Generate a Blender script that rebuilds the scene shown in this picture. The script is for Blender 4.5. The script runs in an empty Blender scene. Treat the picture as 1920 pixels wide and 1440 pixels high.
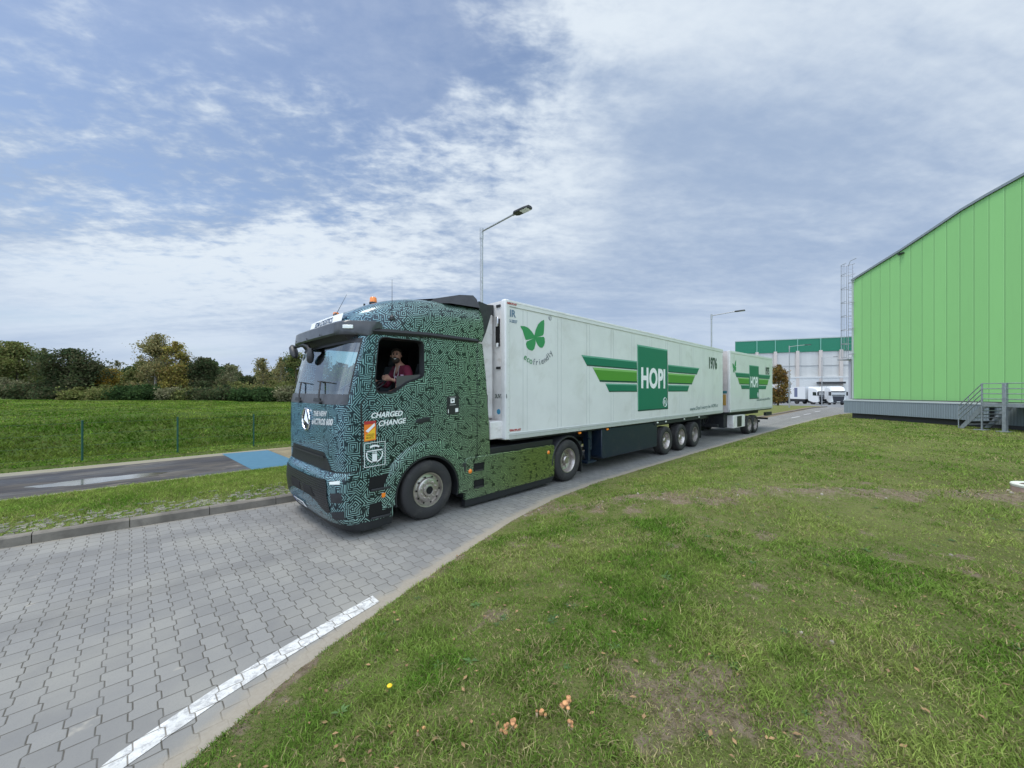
import bpy, bmesh, math, random
import numpy as np
from mathutils import Vector, Matrix
R = math.radians
sc = bpy.context.scene
COL = sc.collection

# ---------------------------------------------------------------- camera, world, sun, exposure
CAM_H = 2.14
YAW = R(45.2)                      # camera looks 45.2 degrees off the road's direction
cam_d = bpy.data.cameras.new('camera'); cam = bpy.data.objects.new('camera', cam_d); COL.objects.link(cam)
cam_d.sensor_width = 36.0; cam_d.lens = 721 / 1920 * 36.0; cam_d.clip_start = 0.05; cam_d.clip_end = 5000
cam_d.shift_y = 12 / 1920
cam.location = (0, 0, CAM_H)
cam.rotation_euler = (R(90), 0, YAW - R(90))
sc.camera = cam
sc.view_settings.view_transform = 'Standard'; sc.view_settings.look = 'None'
sc.view_settings.exposure = 0.35; sc.view_settings.gamma = 1
SUN_AZ = R(150)                     # direction the sun stands in, from +X towards +Y
SUN_EL = R(70)

class NT:
    """small helper to write node trees"""
    def __init__(s, nt): s.nt = nt; s.n = nt.nodes; s.l = nt.links
    def put(s, sock, v):
        if v is None: return
        if hasattr(v, 'is_output'): s.l.new(v, sock)
        else:
            if isinstance(v, (tuple, list)) and sock.type == 'RGBA' and len(v) == 3: v = (*v, 1)
            sock.default_value = v
    def node(s, t, ins=None, **kw):
        n = s.n.new(t)
        for k, v in kw.items(): setattr(n, k, v)
        for k, v in (ins or {}).items(): s.put(n.inputs[k], v)
        return n
    def m(s, op, a, b=None, c=None, clamp=False):
        n = s.n.new('ShaderNodeMath'); n.operation = op; n.use_clamp = clamp
        for i, v in enumerate((a, b, c)): s.put(n.inputs[i], v)
        return n.outputs[0]
    def mix(s, f, a, b, mode='MIX'):
        n = s.n.new('ShaderNodeMix'); n.data_type = 'RGBA'; n.blend_type = mode
        s.put(n.inputs[0], f); s.put(n.inputs[6], a); s.put(n.inputs[7], b); return n.outputs[2]
    def ramp(s, f, lo, hi, a=0.0, b=1.0, smooth=True):
        n = s.n.new('ShaderNodeMapRange'); n.interpolation_type = 'SMOOTHSTEP' if smooth else 'LINEAR'
        for i, v in enumerate((f, lo, hi, a, b)): s.put(n.inputs[i], v)
        return n.outputs[0]
    def noise(s, vec, scale, detail=3.0, rough=0.5, dist=0.0, dim='3D'):
        n = s.n.new('ShaderNodeTexNoise'); n.noise_dimensions = dim
        s.put(n.inputs['Vector'], vec); n.inputs['Scale'].default_value = scale
        n.inputs['Detail'].default_value = detail; n.inputs['Roughness'].default_value = rough
        n.inputs['Distortion'].default_value = dist
        return n.outputs[0]
    def xyz(s, v):
        n = s.n.new('ShaderNodeSeparateXYZ'); s.l.new(v, n.inputs[0]); return n.outputs
    def vec(s, x, y, z):
        n = s.n.new('ShaderNodeCombineXYZ'); s.put(n.inputs[0], x); s.put(n.inputs[1], y); s.put(n.inputs[2], z); return n.outputs[0]

def world():
    w = bpy.data.worlds.new('World'); sc.world = w; w.use_nodes = True
    t = NT(w.node_tree); t.n.clear()
    out = t.node('ShaderNodeOutputWorld')
    sky = t.node('ShaderNodeTexSky', sky_type='NISHITA', sun_disc=False)
    sky.sun_elevation = SUN_EL; sky.sun_rotation = R(90) - SUN_AZ
    sky.air_density = 1.0; sky.dust_density = 1.5; sky.ozone_density = 2.0
    bg1 = t.node('ShaderNodeBackground', {'Color': sky.outputs[0], 'Strength': 0.12})
    d = t.node('ShaderNodeTexCoord').outputs['Generated']
    x, y, z = t.xyz(d)
    zz = t.m('ADD', t.m('MAXIMUM', z, 0.0), 0.16)
    px = t.m('DIVIDE', x, zz); py = t.m('DIVIDE', y, zz)
    # cloud plane coordinates, stretched along a wind direction
    a = R(-40)
    u = t.m('ADD', t.m('MULTIPLY', px, math.cos(a)), t.m('MULTIPLY', py, math.sin(a)))
    v = t.m('SUBTRACT', t.m('MULTIPLY', py, math.cos(a)), t.m('MULTIPLY', px, math.sin(a)))
    P = t.vec(t.m('MULTIPLY', u, 0.5), v, 0.0)
    Pf = t.vec(px, py, 3.0)
    big = t.noise(P, 0.62, 3, 0.5, 0.8)
    big2 = t.noise(t.vec(t.m('MULTIPLY', u, 0.55), v, 7.0), 1.5, 5, 0.6, 0.5)
    dap = t.noise(t.vec(t.m('MULTIPLY', u, 0.55), v, 5.0), 9.0, 6, 0.62, 0.25)
    dap2 = t.noise(t.vec(t.m('MULTIPLY', u, 0.7), v, 8.0), 21.0, 3, 0.6, 0.2)
    def blob(ax, el, r, amp):       # a soft region of the sky round one direction (azimuth, elevation)
        q = (math.cos(R(el)) * math.cos(R(ax)), math.cos(R(el)) * math.sin(R(ax)), math.sin(R(el)))
        dot = t.m('ADD', t.m('ADD', t.m('MULTIPLY', x, q[0]), t.m('MULTIPLY', y, q[1])), t.m('MULTIPLY', z, q[2]))
        return t.m('MULTIPLY', t.ramp(dot, math.cos(R(r)), 1.0), amp)
    dens = t.m('ADD', t.m('MULTIPLY', big, 0.55), t.m('MULTIPLY', big2, 0.5))
    amp = t.m('MULTIPLY', t.m('ADD', blob(78, 40, 46, 1.0), 0.28, clamp=True), t.ramp(z, 0.02, 0.30, 0.25, 1.0))
    dd1 = t.m('MULTIPLY', t.m('SUBTRACT', dap, 0.5), t.m('MULTIPLY', amp, 0.70)); dd2 = t.m('MULTIPLY', t.m('SUBTRACT', dap2, 0.5), t.m('MULTIPLY', amp, 0.42))
    dens = t.m('ADD', dens, t.m('ADD', dd1, dd2))
    for b in BLOBS: dens = t.m('ADD', dens, blob(*b))
    cov = t.ramp(dens, 0.22, 0.64, 0.22, 1.0)
    # thickness tone: thin edges bright, thick parts grey-blue
    tone = t.noise(t.vec(t.m('MULTIPLY', u, 0.40), v, 11.0), 1.15, 5, 0.55, 0.9)
    tone = t.m('ADD', t.m('MULTIPLY', tone, 0.85), t.m('ADD', t.m('ADD', dd1, dd2), 0.10))
    for b in BRIGHT: tone = t.m('ADD', tone, blob(*b))
    tt = t.ramp(tone, 0.34, 0.77)
    colr = t.mix(tt, (0.355, 0.46, 0.64), (0.76, 0.84, 0.92))
    # towards the horizon the clouds pack together and pale
    colr = t.mix(t.ramp(z, 0.0, 0.30, 0.55, 0.0), colr, (0.47, 0.585, 0.78))
    # added fill: unseen clouds behind the viewer raised to brighten truck and trailer sides
    back = t.ramp(t.m('ADD', t.m('MULTIPLY', x, math.cos(YAW)), t.m('MULTIPLY', y, math.sin(YAW))), 0.30, -0.35, 0.80, 2.3)
    bg2 = t.node('ShaderNodeBackground', {'Color': colr, 'Strength': back})
    mx = t.node('ShaderNodeMixShader', {0: t.m('MULTIPLY', cov, 0.97), 1: bg1.outputs[0], 2: bg2.outputs[0]})
    t.l.new(mx.outputs[0], out.inputs[0])
# (azimuth from +X, elevation, radius, amount) - blue holes are negative, dense patches positive
BLOBS = [(84, 36, 26, -0.26), (50, 41, 18, -0.26), (60, 47, 14, -0.10), (46, 10, 6, -0.20), (36, 10, 5, -0.16), (60, 2, 8, -0.08), (12, 30, 45, 0.30), (78, 12, 28, 0.10), (50, 24, 18, 0.10)]
BRIGHT = [(75, 18, 6, 0.26), (40, 26, 12, 0.12), (20, 40, 22, 0.06), (86, 10, 16, 0.12), (18, 20, 24, -0.10), (52, 14, 18, -0.08), (60, 24, 16, 0.12), (20, 2, 14, 0.12)]
world()
sd = bpy.data.lights.new('sun', 'SUN'); sd.energy = 1.7; sd.angle = R(20); sd.color = (1, 0.95, 0.87)
so = bpy.data.objects.new('sun', sd); COL.objects.link(so)
so.rotation_euler = Vector((math.cos(SUN_AZ) * math.cos(SUN_EL), math.sin(SUN_AZ) * math.cos(SUN_EL), math.sin(SUN_EL))).to_track_quat('Z', 'Y').to_euler()

# ---------------------------------------------------------------- helpers
def tag(o, label=None, cat=None, group=None, kind=None):
    if label: o['label'] = label
    if cat: o['category'] = cat
    if group: o['group'] = group
    if kind: o['kind'] = kind
    return o
def thing(name, label, cat, loc=(0, 0, 0), rz=0, group=None):
    o = bpy.data.objects.new(name, None); COL.objects.link(o); o.empty_display_size = 0.3
    o.location = loc; o.rotation_euler = (0, 0, rz)
    return tag(o, label, cat, group)
def root_of(o):
    while o.parent: o = o.parent
    return o

class MB:
    """collects shapes and links them as one mesh object"""
    def __init__(s): s.v = []; s.f = []; s.mi = []; s.cur = 0; s.M = None
    def add(s, vs, fs):
        b = len(s.v)
        if s.M is not None: vs = [s.M @ Vector(p) for p in vs]
        s.v += [tuple(p) for p in vs]; s.f += [tuple(i + b for i in f) for f in fs]; s.mi += [s.cur] * len(fs); return s
    def box(s, x0, x1, y0, y1, z0, z1):
        return s.add([(x0, y0, z0), (x1, y0, z0), (x1, y1, z0), (x0, y1, z0), (x0, y0, z1), (x1, y0, z1), (x1, y1, z1), (x0, y1, z1)],
                     [(0, 3, 2, 1), (4, 5, 6, 7), (0, 1, 5, 4), (1, 2, 6, 5), (2, 3, 7, 6), (3, 0, 4, 7)])
    def prism(s, poly, axis, a, b):
        """poly: (p,q) list; axis y: p=x q=z ; axis x: p=y q=z ; axis z: p=x q=y"""
        n = len(poly)
        def P(p, q, t): return {'y': (p, t, q), 'x': (t, p, q), 'z': (p, q, t)}[axis]
        return s.add([P(p, q, a) for p, q in poly] + [P(p, q, b) for p, q in poly],
                     [tuple(range(n)), tuple(range(2 * n - 1, n - 1, -1))] + [(i, i + n, (i + 1) % n + n, (i + 1) % n) for i in range(n)])
    def tube(s, pts, r, n=8, cap=True, r2=None):
        pts = [Vector(p) for p in pts]; rings = []
        for i, p in enumerate(pts):
            d = ((pts[min(i + 1, len(pts) - 1)] - p).normalized() + (p - pts[max(i - 1, 0)]).normalized())
            d = d.normalized() if d.length > 1e-6 else Vector((0, 0, 1))
            up = Vector((0, 0, 1)) if abs(d.z) < 0.95 else Vector((1, 0, 0))
            e1 = d.cross(up).normalized(); e2 = d.cross(e1)
            rr = r if r2 is None else r + (r2 - r) * i / (len(pts) - 1)
            rings.append([p + e1 * (rr * math.cos(2 * math.pi * k / n)) + e2 * (rr * math.sin(2 * math.pi * k / n)) for k in range(n)])
        return s.loft(rings, True, cap)
    def loft(s, rings, closed=True, cap=False):
        n = len(rings[0]); vs = [p for rg in rings for p in rg]; fs = []
        for i in range(len(rings) - 1):
            for k in range(n if closed else n - 1):
                k2 = (k + 1) % n
                fs.append((i * n + k, i * n + k2, (i + 1) * n + k2, (i + 1) * n + k))
        if cap: fs += [tuple(range(n))[::-1], tuple(range((len(rings) - 1) * n, len(rings) * n))]
        return s.add(vs, fs)
    def lathe(s, prof, c, n=32, axis='y'):
        """prof: (offset along the axis, radius)"""
        rings = []
        for a, r in prof:
            ring = []
            for k in range(n):
                t = 2 * math.pi * k / n; p, q = r * math.cos(t), r * math.sin(t)
                ring.append({'y': (c[0] + p, c[1] + a, c[2] + q), 'z': (c[0] + p, c[1] + q, c[2] + a), 'x': (c[0] + a, c[1] + p, c[2] + q)}[axis])
            rings.append(ring)
        return s.loft(rings, True, False)
    def build(s, name, mat, parent=None, smooth=None, bevel=0, local=False, origin=None, segs=2):
        me = bpy.data.meshes.new(name)
        off = Vector((0, 0, 0))
        if parent is not None and not local: off = root_of(parent).location.copy()
        if origin is not None: off = Vector(origin)
        me.from_pydata([tuple(Vector(p) - off) for p in s.v], [], s.f)
        bm = bmesh.new(); bm.from_mesh(me); bmesh.ops.recalc_face_normals(bm, faces=bm.faces); bm.to_mesh(me); bm.free()
        for m_ in (mat if isinstance(mat, list) else [mat]): me.materials.append(m_)
        if isinstance(mat, list): me.polygons.foreach_set('material_index', s.mi)
        if smooth is not None:
            me.polygons.foreach_set('use_smooth', [True] * len(me.polygons)); me.set_sharp_from_angle(angle=R(smooth))
        o = bpy.data.objects.new(name, me); COL.objects.link(o)
        if origin is not None:
            o.location = Vector(origin) - (root_of(parent).location if parent is not None and not local else Vector((0, 0, 0)))
        if parent is not None: o.parent = parent
        if bevel:
            b = o.modifiers.new('bevel', 'BEVEL'); b.width = bevel; b.segments = segs; b.limit_method = 'ANGLE'; b.angle_limit = R(35)
            me.polygons.foreach_set('use_smooth', [True] * len(me.polygons)); b.harden_normals = False; me.set_sharp_from_angle(angle=R(30))
        return o
def copy_tree(o, parent=None):
    c = o.copy(); COL.objects.link(c); c.parent = parent
    for ch in o.children: copy_tree(ch, c)
    return c
def at_part(o, root, loc):          # moves a copied part to a world place under its thing
    o.location = Vector(loc) - root.location; return o

# ---------------------------------------------------------------- materials
MC = {}
def pbr(name, col, rough=0.6, metal=0.0, bump=0.0, bscale=40.0, var=0.0, vscale=3.0, spec=0.5, dirt=None, coat=0.0, emit=None):
    if name in MC: return MC[name]
    m_ = bpy.data.materials.new(name); m_.use_nodes = True; t = NT(m_.node_tree)
    b = t.n['Principled BSDF']; c = col
    oc = t.node('ShaderNodeTexCoord').outputs['Object']
    if var:
        n = t.noise(oc, vscale, 5, 0.6)
        c = t.mix(t.ramp(n, 0.3, 0.7), tuple(x * (1 - var) for x in col), tuple(min(1, x * (1 + var)) for x in col))
    if dirt:
        n2 = t.noise(oc, dirt[1], 6, 0.65, 0.5); c = t.mix(t.ramp(n2, 0.5, 0.75, 0, dirt[2]), c, dirt[0])
    t.put(b.inputs['Base Color'], c); b.inputs['Roughness'].default_value = rough; b.inputs['Metallic'].default_value = metal
    b.inputs['Specular IOR Level'].default_value = spec; b.inputs['Coat Weight'].default_value = coat
    if emit: b.inputs['Emission Color'].default_value = (*emit[0], 1); b.inputs['Emission Strength'].default_value = emit[1]
    if bump:
        bn = t.node('ShaderNodeBump', {'Strength': bump, 'Distance': 0.01, 'Height': t.noise(oc, bscale, 4, 0.6)})
        t.l.new(bn.outputs[0], b.inputs['Normal'])
    MC[name] = m_; return m_
def glass(name, tint, alpha, rough=0.02):
    m_ = bpy.data.materials.new(name); m_.use_nodes = True; t = NT(m_.node_tree); t.n.clear()
    fc = t.node('ShaderNodeLayerWeight', {'Blend': 0.5}).outputs['Facing']
    fr = t.m('ADD', 0.04, t.m('MULTIPLY', t.m('POWER', fc, 4.0), 0.9))
    g = t.node('ShaderNodeBsdfGlossy', {'Color': (0.9, 0.95, 1), 'Roughness': rough})
    tr = t.node('ShaderNodeBsdfTransparent', {'Color': tint})
    mx = t.node('ShaderNodeMixShader', {0: t.m('ADD', fr, alpha, clamp=True), 1: tr.outputs[0], 2: g.outputs[0]})
    o = t.node('ShaderNodeOutputMaterial'); t.l.new(mx.outputs[0], o.inputs[0]); return m_

def circuit(name, mode):
    """printed film: pale circuit traces on a dark blue to green ground"""
    m_ = bpy.data.materials.new(name); m_.use_nodes = True; t = NT(m_.node_tree); b = t.n['Principled BSDF']
    oc = t.node('ShaderNodeTexCoord').outputs['Object']; x, y, z = t.xyz(oc)
    if mode == 'roof': u = t.m('ADD', x, 0.013); v = t.m('ADD', z, y)
    elif mode == 'arch': u = t.m('SUBTRACT', x, y); v = z
    else: u = t.m('SUBTRACT', x, y); v = z
    # contour lines of two distance fields (square and diagonal metric) joined by a minimum: parallel traces that bend by 45 and 90 degrees
    s = 3.4
    P = t.vec(t.m('MULTIPLY', u, s), t.m('MULTIPLY', v, s), 0.0)
    va = t.node('ShaderNodeTexVoronoi', {'Vector': P, 'Scale': 1.0, 'Randomness': 0.9}, voronoi_dimensions='2D', distance='CHEBYCHEV').outputs['Distance']
    P2 = t.vec(t.m('ADD', t.m('MULTIPLY', u, s * 0.93), 5.3), t.m('ADD', t.m('MULTIPLY', v, s * 0.93), 2.7), 0.0)
    vb = t.node('ShaderNodeTexVoronoi', {'Vector': P2, 'Scale': 1.0, 'Randomness': 0.9}, voronoi_dimensions='2D', distance='MANHATTAN').outputs['Distance']
    P3 = t.vec(t.m('MULTIPLY', u, s * 2.1), t.m('MULTIPLY', v, s * 2.1), 0.0)
    vc = t.node('ShaderNodeTexVoronoi', {'Vector': P3, 'Scale': 1.0, 'Randomness': 1.0}, voronoi_dimensions='2D', distance='CHEBYCHEV').outputs['Distance']
    dd = t.m('MINIMUM', va, t.m('ADD', t.m('MULTIPLY', vb, 0.72), 0.0))
    dd = t.m('ADD', dd, t.m('MULTIPLY', vc, 0.05))
    pitch = 0.0295 * s
    ph = t.m('FRACT', t.m('DIVIDE', dd, pitch)); tri = t.m('ABSOLUTE', t.m('SUBTRACT', ph, 0.5))
    line = t.ramp(tri, 0.12, 0.20, 1.0, 0.0)
    # traces end here and there
    vd = t.node('ShaderNodeTexVoronoi', {'Vector': t.vec(t.m('MULTIPLY', u, 7.5), t.m('MULTIPLY', v, 7.5), 0.0), 'Scale': 1.0, 'Randomness': 1.0}, voronoi_dimensions='2D', distance='MANHATTAN', feature='F1').outputs['Distance']
    line = t.m('MULTIPLY', line, t.ramp(vd, 0.11, 0.14))
    blot = t.noise(t.vec(u, v, 4.0), 11.0, 2, 0.5); line = t.m('MULTIPLY', line, t.ramp(blot, 0.37, 0.41))
    # hue runs from blue at the nose and roof to green at the tail and sills
    g = t.m('ADD', t.m('ADD', t.m('MULTIPLY', x, 0.17), t.m('MULTIPLY', y, -0.10)), t.m('MULTIPLY', z, -0.06))
    cr = t.node('ShaderNodeValToRGB'); t.l.new(t.m('ADD', g, 0.64), cr.inputs[0])
    e = cr.color_ramp.elements; e[0].position = 0.0; e[0].color = (0.010, 0.058, 0.15, 1); e[1].position = 1.0; e[1].color = (0.018, 0.032, 0.008, 1)
    for p_, c_ in ((0.18, (0.005, 0.030, 0.055)), (0.33, (0.002, 0.009, 0.012)), (0.65, (0.003, 0.014, 0.007))):
        q = e.new(p_); q.color = (*c_, 1)
    cl = t.node('ShaderNodeValToRGB'); t.l.new(t.m('ADD', g, 0.64), cl.inputs[0])
    e = cl.color_ramp.elements; e[0].position = 0.0; e[0].color = (0.24, 0.50, 0.64, 1); e[1].position = 1.0; e[1].color = (0.30, 0.40, 0.10, 1)
    for p_, c_ in ((0.22, (0.23, 0.42, 0.47)), (0.42, (0.31, 0.49, 0.42)), (0.68, (0.33, 0.49, 0.31))):
        q = e.new(p_); q.color = (*c_, 1)
    t.put(b.inputs['Base Color'], t.mix(line, cr.outputs[0], cl.outputs[0]))
    t.put(b.inputs['Metallic'], 0.2); b.inputs['Roughness'].default_value = 0.33; b.inputs['Coat Weight'].default_value = 0.45; b.inputs['Coat Roughness'].default_value = 0.12
    return m_
M_CIRC = circuit('circuit_film', 'body'); M_CIRCR = circuit('circuit_film_roof', 'roof')
M_BLACK = pbr('black_plastic', (0.014, 0.015, 0.017), 0.5, bump=0.15, bscale=300)
M_DARK = pbr('dark_grey_plastic', (0.024, 0.025, 0.028), 0.45, var=0.25, vscale=9, bump=0.1, bscale=200)
M_VISOR = pbr('visor_grey', (0.036, 0.039, 0.045), 0.32, var=0.3, vscale=7, coat=0.3)
M_GREYP = pbr('cowl_grey', (0.05, 0.053, 0.06), 0.35, var=0.2, vscale=12)
M_CHASSIS = pbr('chassis_dark', (0.012, 0.014, 0.018), 0.6, dirt=((0.06, 0.05, 0.04), 5, 0.5), bump=0.3, bscale=60)
M_NAVY = pbr('navy_steel', (0.008, 0.017, 0.033), 0.38, dirt=((0.05, 0.05, 0.05), 3, 0.4), bump=0.1, bscale=30)
M_TYRE = pbr('tyre_rubber', (0.026, 0.025, 0.025), 0.82, dirt=((0.09, 0.08, 0.07), 4, 0.45), bump=0.4, bscale=90)
M_RIM = pbr('alloy_rim', (0.50, 0.46, 0.43), 0.34, 0.85, dirt=((0.16, 0.12, 0.09), 9, 0.7))
M_RIMD = pbr('dusty_steel_rim', (0.30, 0.27, 0.25), 0.55, 0.5, dirt=((0.10, 0.075, 0.06), 6, 0.9))
M_CHROME = pbr('chrome', (0.80, 0.80, 0.82), 0.12, 1.0)
M_WHITE = pbr('trailer_white', (0.69, 0.69, 0.675), 0.42, var=0.035, vscale=1.3, dirt=((0.50, 0.49, 0.45), 1.1, 0.45), coat=0.25)
M_WHITE2 = pbr('fridge_white', (0.70, 0.68, 0.66), 0.5, var=0.08, vscale=3, dirt=((0.36, 0.30, 0.24), 4, 0.55))
M_RAIL = pbr('aluminium_rail', (0.52, 0.53, 0.52), 0.5, 0.3, dirt=((0.34, 0.33, 0.29), 3, 0.5))
M_SEAM = pbr('panel_seam_grey', (0.50, 0.51, 0.50), 0.5)
M_ORANGE = pbr('orange_lens', (0.85, 0.23, 0.02), 0.25, coat=0.5)
M_LENS = pbr('clear_lens', (0.75, 0.78, 0.74), 0.15, coat=1.0)
M_PW = pbr('print_white', (0.82, 0.83, 0.82), 0.5)
M_GLASS = glass('windscreen_glass', (0.80, 0.92, 0.90), 0.11)
M_GLASSD = glass('side_window_glass', (0.72, 0.90, 0.90), 0.03)
M_GALV = pbr('galvanised_steel', (0.40, 0.41, 0.42), 0.5, 0.6, var=0.15, vscale=20)
M_INT = pbr('cab_interior', (0.020, 0.020, 0.022), 0.85)
M_SEAT = pbr('seat_cloth', (0.03, 0.03, 0.035), 0.9)
# ---------------------------------------------------------------- terrain
def hsh(i, j, k=0):
    n = (i.astype(np.int64) * 374761393 + j.astype(np.int64) * 668265263 + k * 1442695041) & 0xffffffff
    n = ((n ^ (n >> 13)) * 1274126177) & 0xffffffff
    return ((n ^ (n >> 16)) & 0xffff) / 65535.0
def vnoise(x, y, k=0):
    i = np.floor(x); j = np.floor(y); fx = x - i; fy = y - j; fx = fx * fx * (3 - 2 * fx); fy = fy * fy * (3 - 2 * fy)
    a = hsh(i, j, k); b = hsh(i + 1, j, k); c = hsh(i, j + 1, k); d = hsh(i + 1, j + 1, k)
    return (a * (1 - fx) + b * fx) * (1 - fy) + (c * (1 - fx) + d * fx) * fy
def fbm(x, y, s, o=4, k=0):
    r = np.zeros_like(x, dtype=float); a = 0.5; t = 0
    for q in range(o): r += a * vnoise(x * s, y * s, k + q * 7); t += a; a *= 0.5; s *= 2.03
    return r / t
def sstep(x, a, b):
    t = np.clip((x - a) / (b - a), 0, 1); return t * t * (3 - 2 * t)
ZR = -0.06
NEAR = [(-60, -30), (-12, -7.5), (-5, -1.2), (-2.2, 1.25), (-0.9, 2.3), (0.19, 2.97), (0.97, 3.40), (2.16, 3.85), (3.12, 4.18), (4.6, 4.66), (6.2, 4.98), (8.0, 5.12), (14, 5.08), (20, 4.98), (28, 4.80), (40, 4.36), (46, 3.9), (50, 3.3), (56, 1.4), (62, -2), (70, -9), (120, -60)]
FAR = [(-90, 24), (-40, 13.4), (-20, 10.7), (-10, 9.7), (-1.3, 8.80), (2.2, 8.44), (10, 8.22), (20, 8.05), (39, 7.72), (66, 7.5), (80, 7.6), (400, 9)]
NX, NY = zip(*NEAR); FX, FY = zip(*FAR)
def near(x): return np.interp(x, NX, NY)
def far(x): return np.interp(x, FX, FY)
def base(x): return ZR - 0.42 * sstep(x, 56, 84) - 0.75 * sstep(x, 80, 125)
BX = [-50, 16.4, 17.4, 18.4, 19.4, 21.4, 23.6, 25.5, 28, 31.5, 36, 42, 60, 400]
BZ = [0.05, 0.05, 0.03, -0.08, 0.0, 0.55, 0.95, 1.02, 0.92, 1.12, 1.32, 1.22, 1.0, 1.0]
def ground(x, y):
    x = np.asarray(x, float); y = np.asarray(y, float)
    b = base(x); nd = near(x) - y; fd = y - far(x)
    z = b - 0.05 + 0 * x
    # near bank rises from the road edge towards the camera
    rise = 0.075 * sstep(nd, -0.04, 0.10) + 0.30 * sstep(nd, 0.1, 2.8) * (1 - 0.75 * sstep(x - 0.9 * y, 20, 32)) + 0.03 * (fbm(x, y, 1.7, 4) - 0.5) * sstep(nd, 0.05, 1.0)
    bump = 0.10 * np.exp(-((x + y - 9.6 + 0.8 * (fbm(x, y, 0.6, 2, 5) - .5)) / 0.75) ** 2) * sstep(nd, 0.3, 1.5) * sstep(x, 3, 5)
    z = z + np.where(nd > -0.04, rise + bump, 0)
    # verge, ditch and long grass bank beyond the kerb
    yb = y + 0.7 * (fbm(x, y, 0.25, 3, 9) - 0.5)
    bank = np.interp(yb, BX, BZ) * (1 - sstep(x, 22, 40)) + 0.03 * sstep(x, 22, 40)
    bank = bank - 0.026 * np.clip(x, -8, 25) * sstep(y, 24, 36) * (1 - sstep(x, 22, 40))
    bank = bank + 0.34 * (fbm(x * 0.5, y, 0.5, 4, 3) - 0.5) * sstep(y, 17.5, 23) * (1 - sstep(x, 22, 40))
    vg = (b - ZR) - 0.06 * (1 - sstep(fd, 0.05, 0.14)) + 0.06 * sstep(fd, 0.06, 0.14) + bank * sstep(fd, 0.1, 1.4) + 0.025 * (fbm(x, y, 2.2, 3, 2) - 0.5) * sstep(fd, 0.2, 0.8)
    vg = np.where((y > 11.6) & (y < 16.3) & (x < 5.2), (b - ZR) + 0.045 - 0.03, vg)
    z = np.where(fd > 0.05, vg, z)
    z = np.where((x > 74) & (y > -40) , np.minimum(z, b - 0.05), z)
    return z
def bare(x, y):                     # 0 lush .. 1 bare soil
    f = fbm(x, y, 1.5, 4, 21); g = fbm(x, y, 4.2, 3, 33)
    v = 0.62 * sstep(f * 0.45 + g * 0.55, 0.54, 0.70)
    band = np.exp(-((x + y - 9.7 + 0.9 * (fbm(x, y, 0.6, 2, 5) - .5)) / 0.75) ** 2) * (x > 3.5)
    edge = np.exp(-np.maximum(near(x) - y, 0) / 0.10)
    lush = sstep(x + y, 10.6, 12.5)
    return np.clip(v * (1 - 0.75 * lush) + 0.55 * band * (0.5 + g) + 0.8 * edge, 0, 1)
def axis_pts(segs):
    r = []
    for a, b, st in segs: r += list(np.arange(a, b, st))
    return np.array(r + [segs[-1][1]])
def grid_mesh(name, xs, ys, zf):
    X, Y = np.meshgrid(xs, ys); Z = zf(X, Y); n, m_ = len(ys), len(xs)
    me = bpy.data.meshes.new(name); co = np.stack([X, Y, Z], -1).reshape(-1, 3).astype(np.float32)
    i = np.arange((n - 1) * (m_ - 1)); r = i // (m_ - 1); c = i % (m_ - 1); a = r * m_ + c
    q = np.stack([a, a + 1, a + m_ + 1, a + m_], -1).astype(np.int32)
    mesh_np(me, co, q)
    return me, co
def mesh_np(me, co, q):
    k = q.shape[1]
    me.vertices.add(len(co)); me.vertices.foreach_set('co', co.astype(np.float32).ravel())
    me.loops.add(q.size); me.loops.foreach_set('vertex_index', q.astype(np.int32).ravel())
    me.polygons.add(len(q)); me.polygons.foreach_set('loop_start', np.arange(0, q.size, k, dtype=np.int32))
    me.update(calc_edges=True)
def col_attr(me, name, cols):
    a = me.color_attributes.new(name, 'FLOAT_COLOR', 'POINT'); c = np.ones((len(cols), 4), np.float32); c[:, :3] = cols
    a.data.foreach_set('color', c.ravel())

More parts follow.
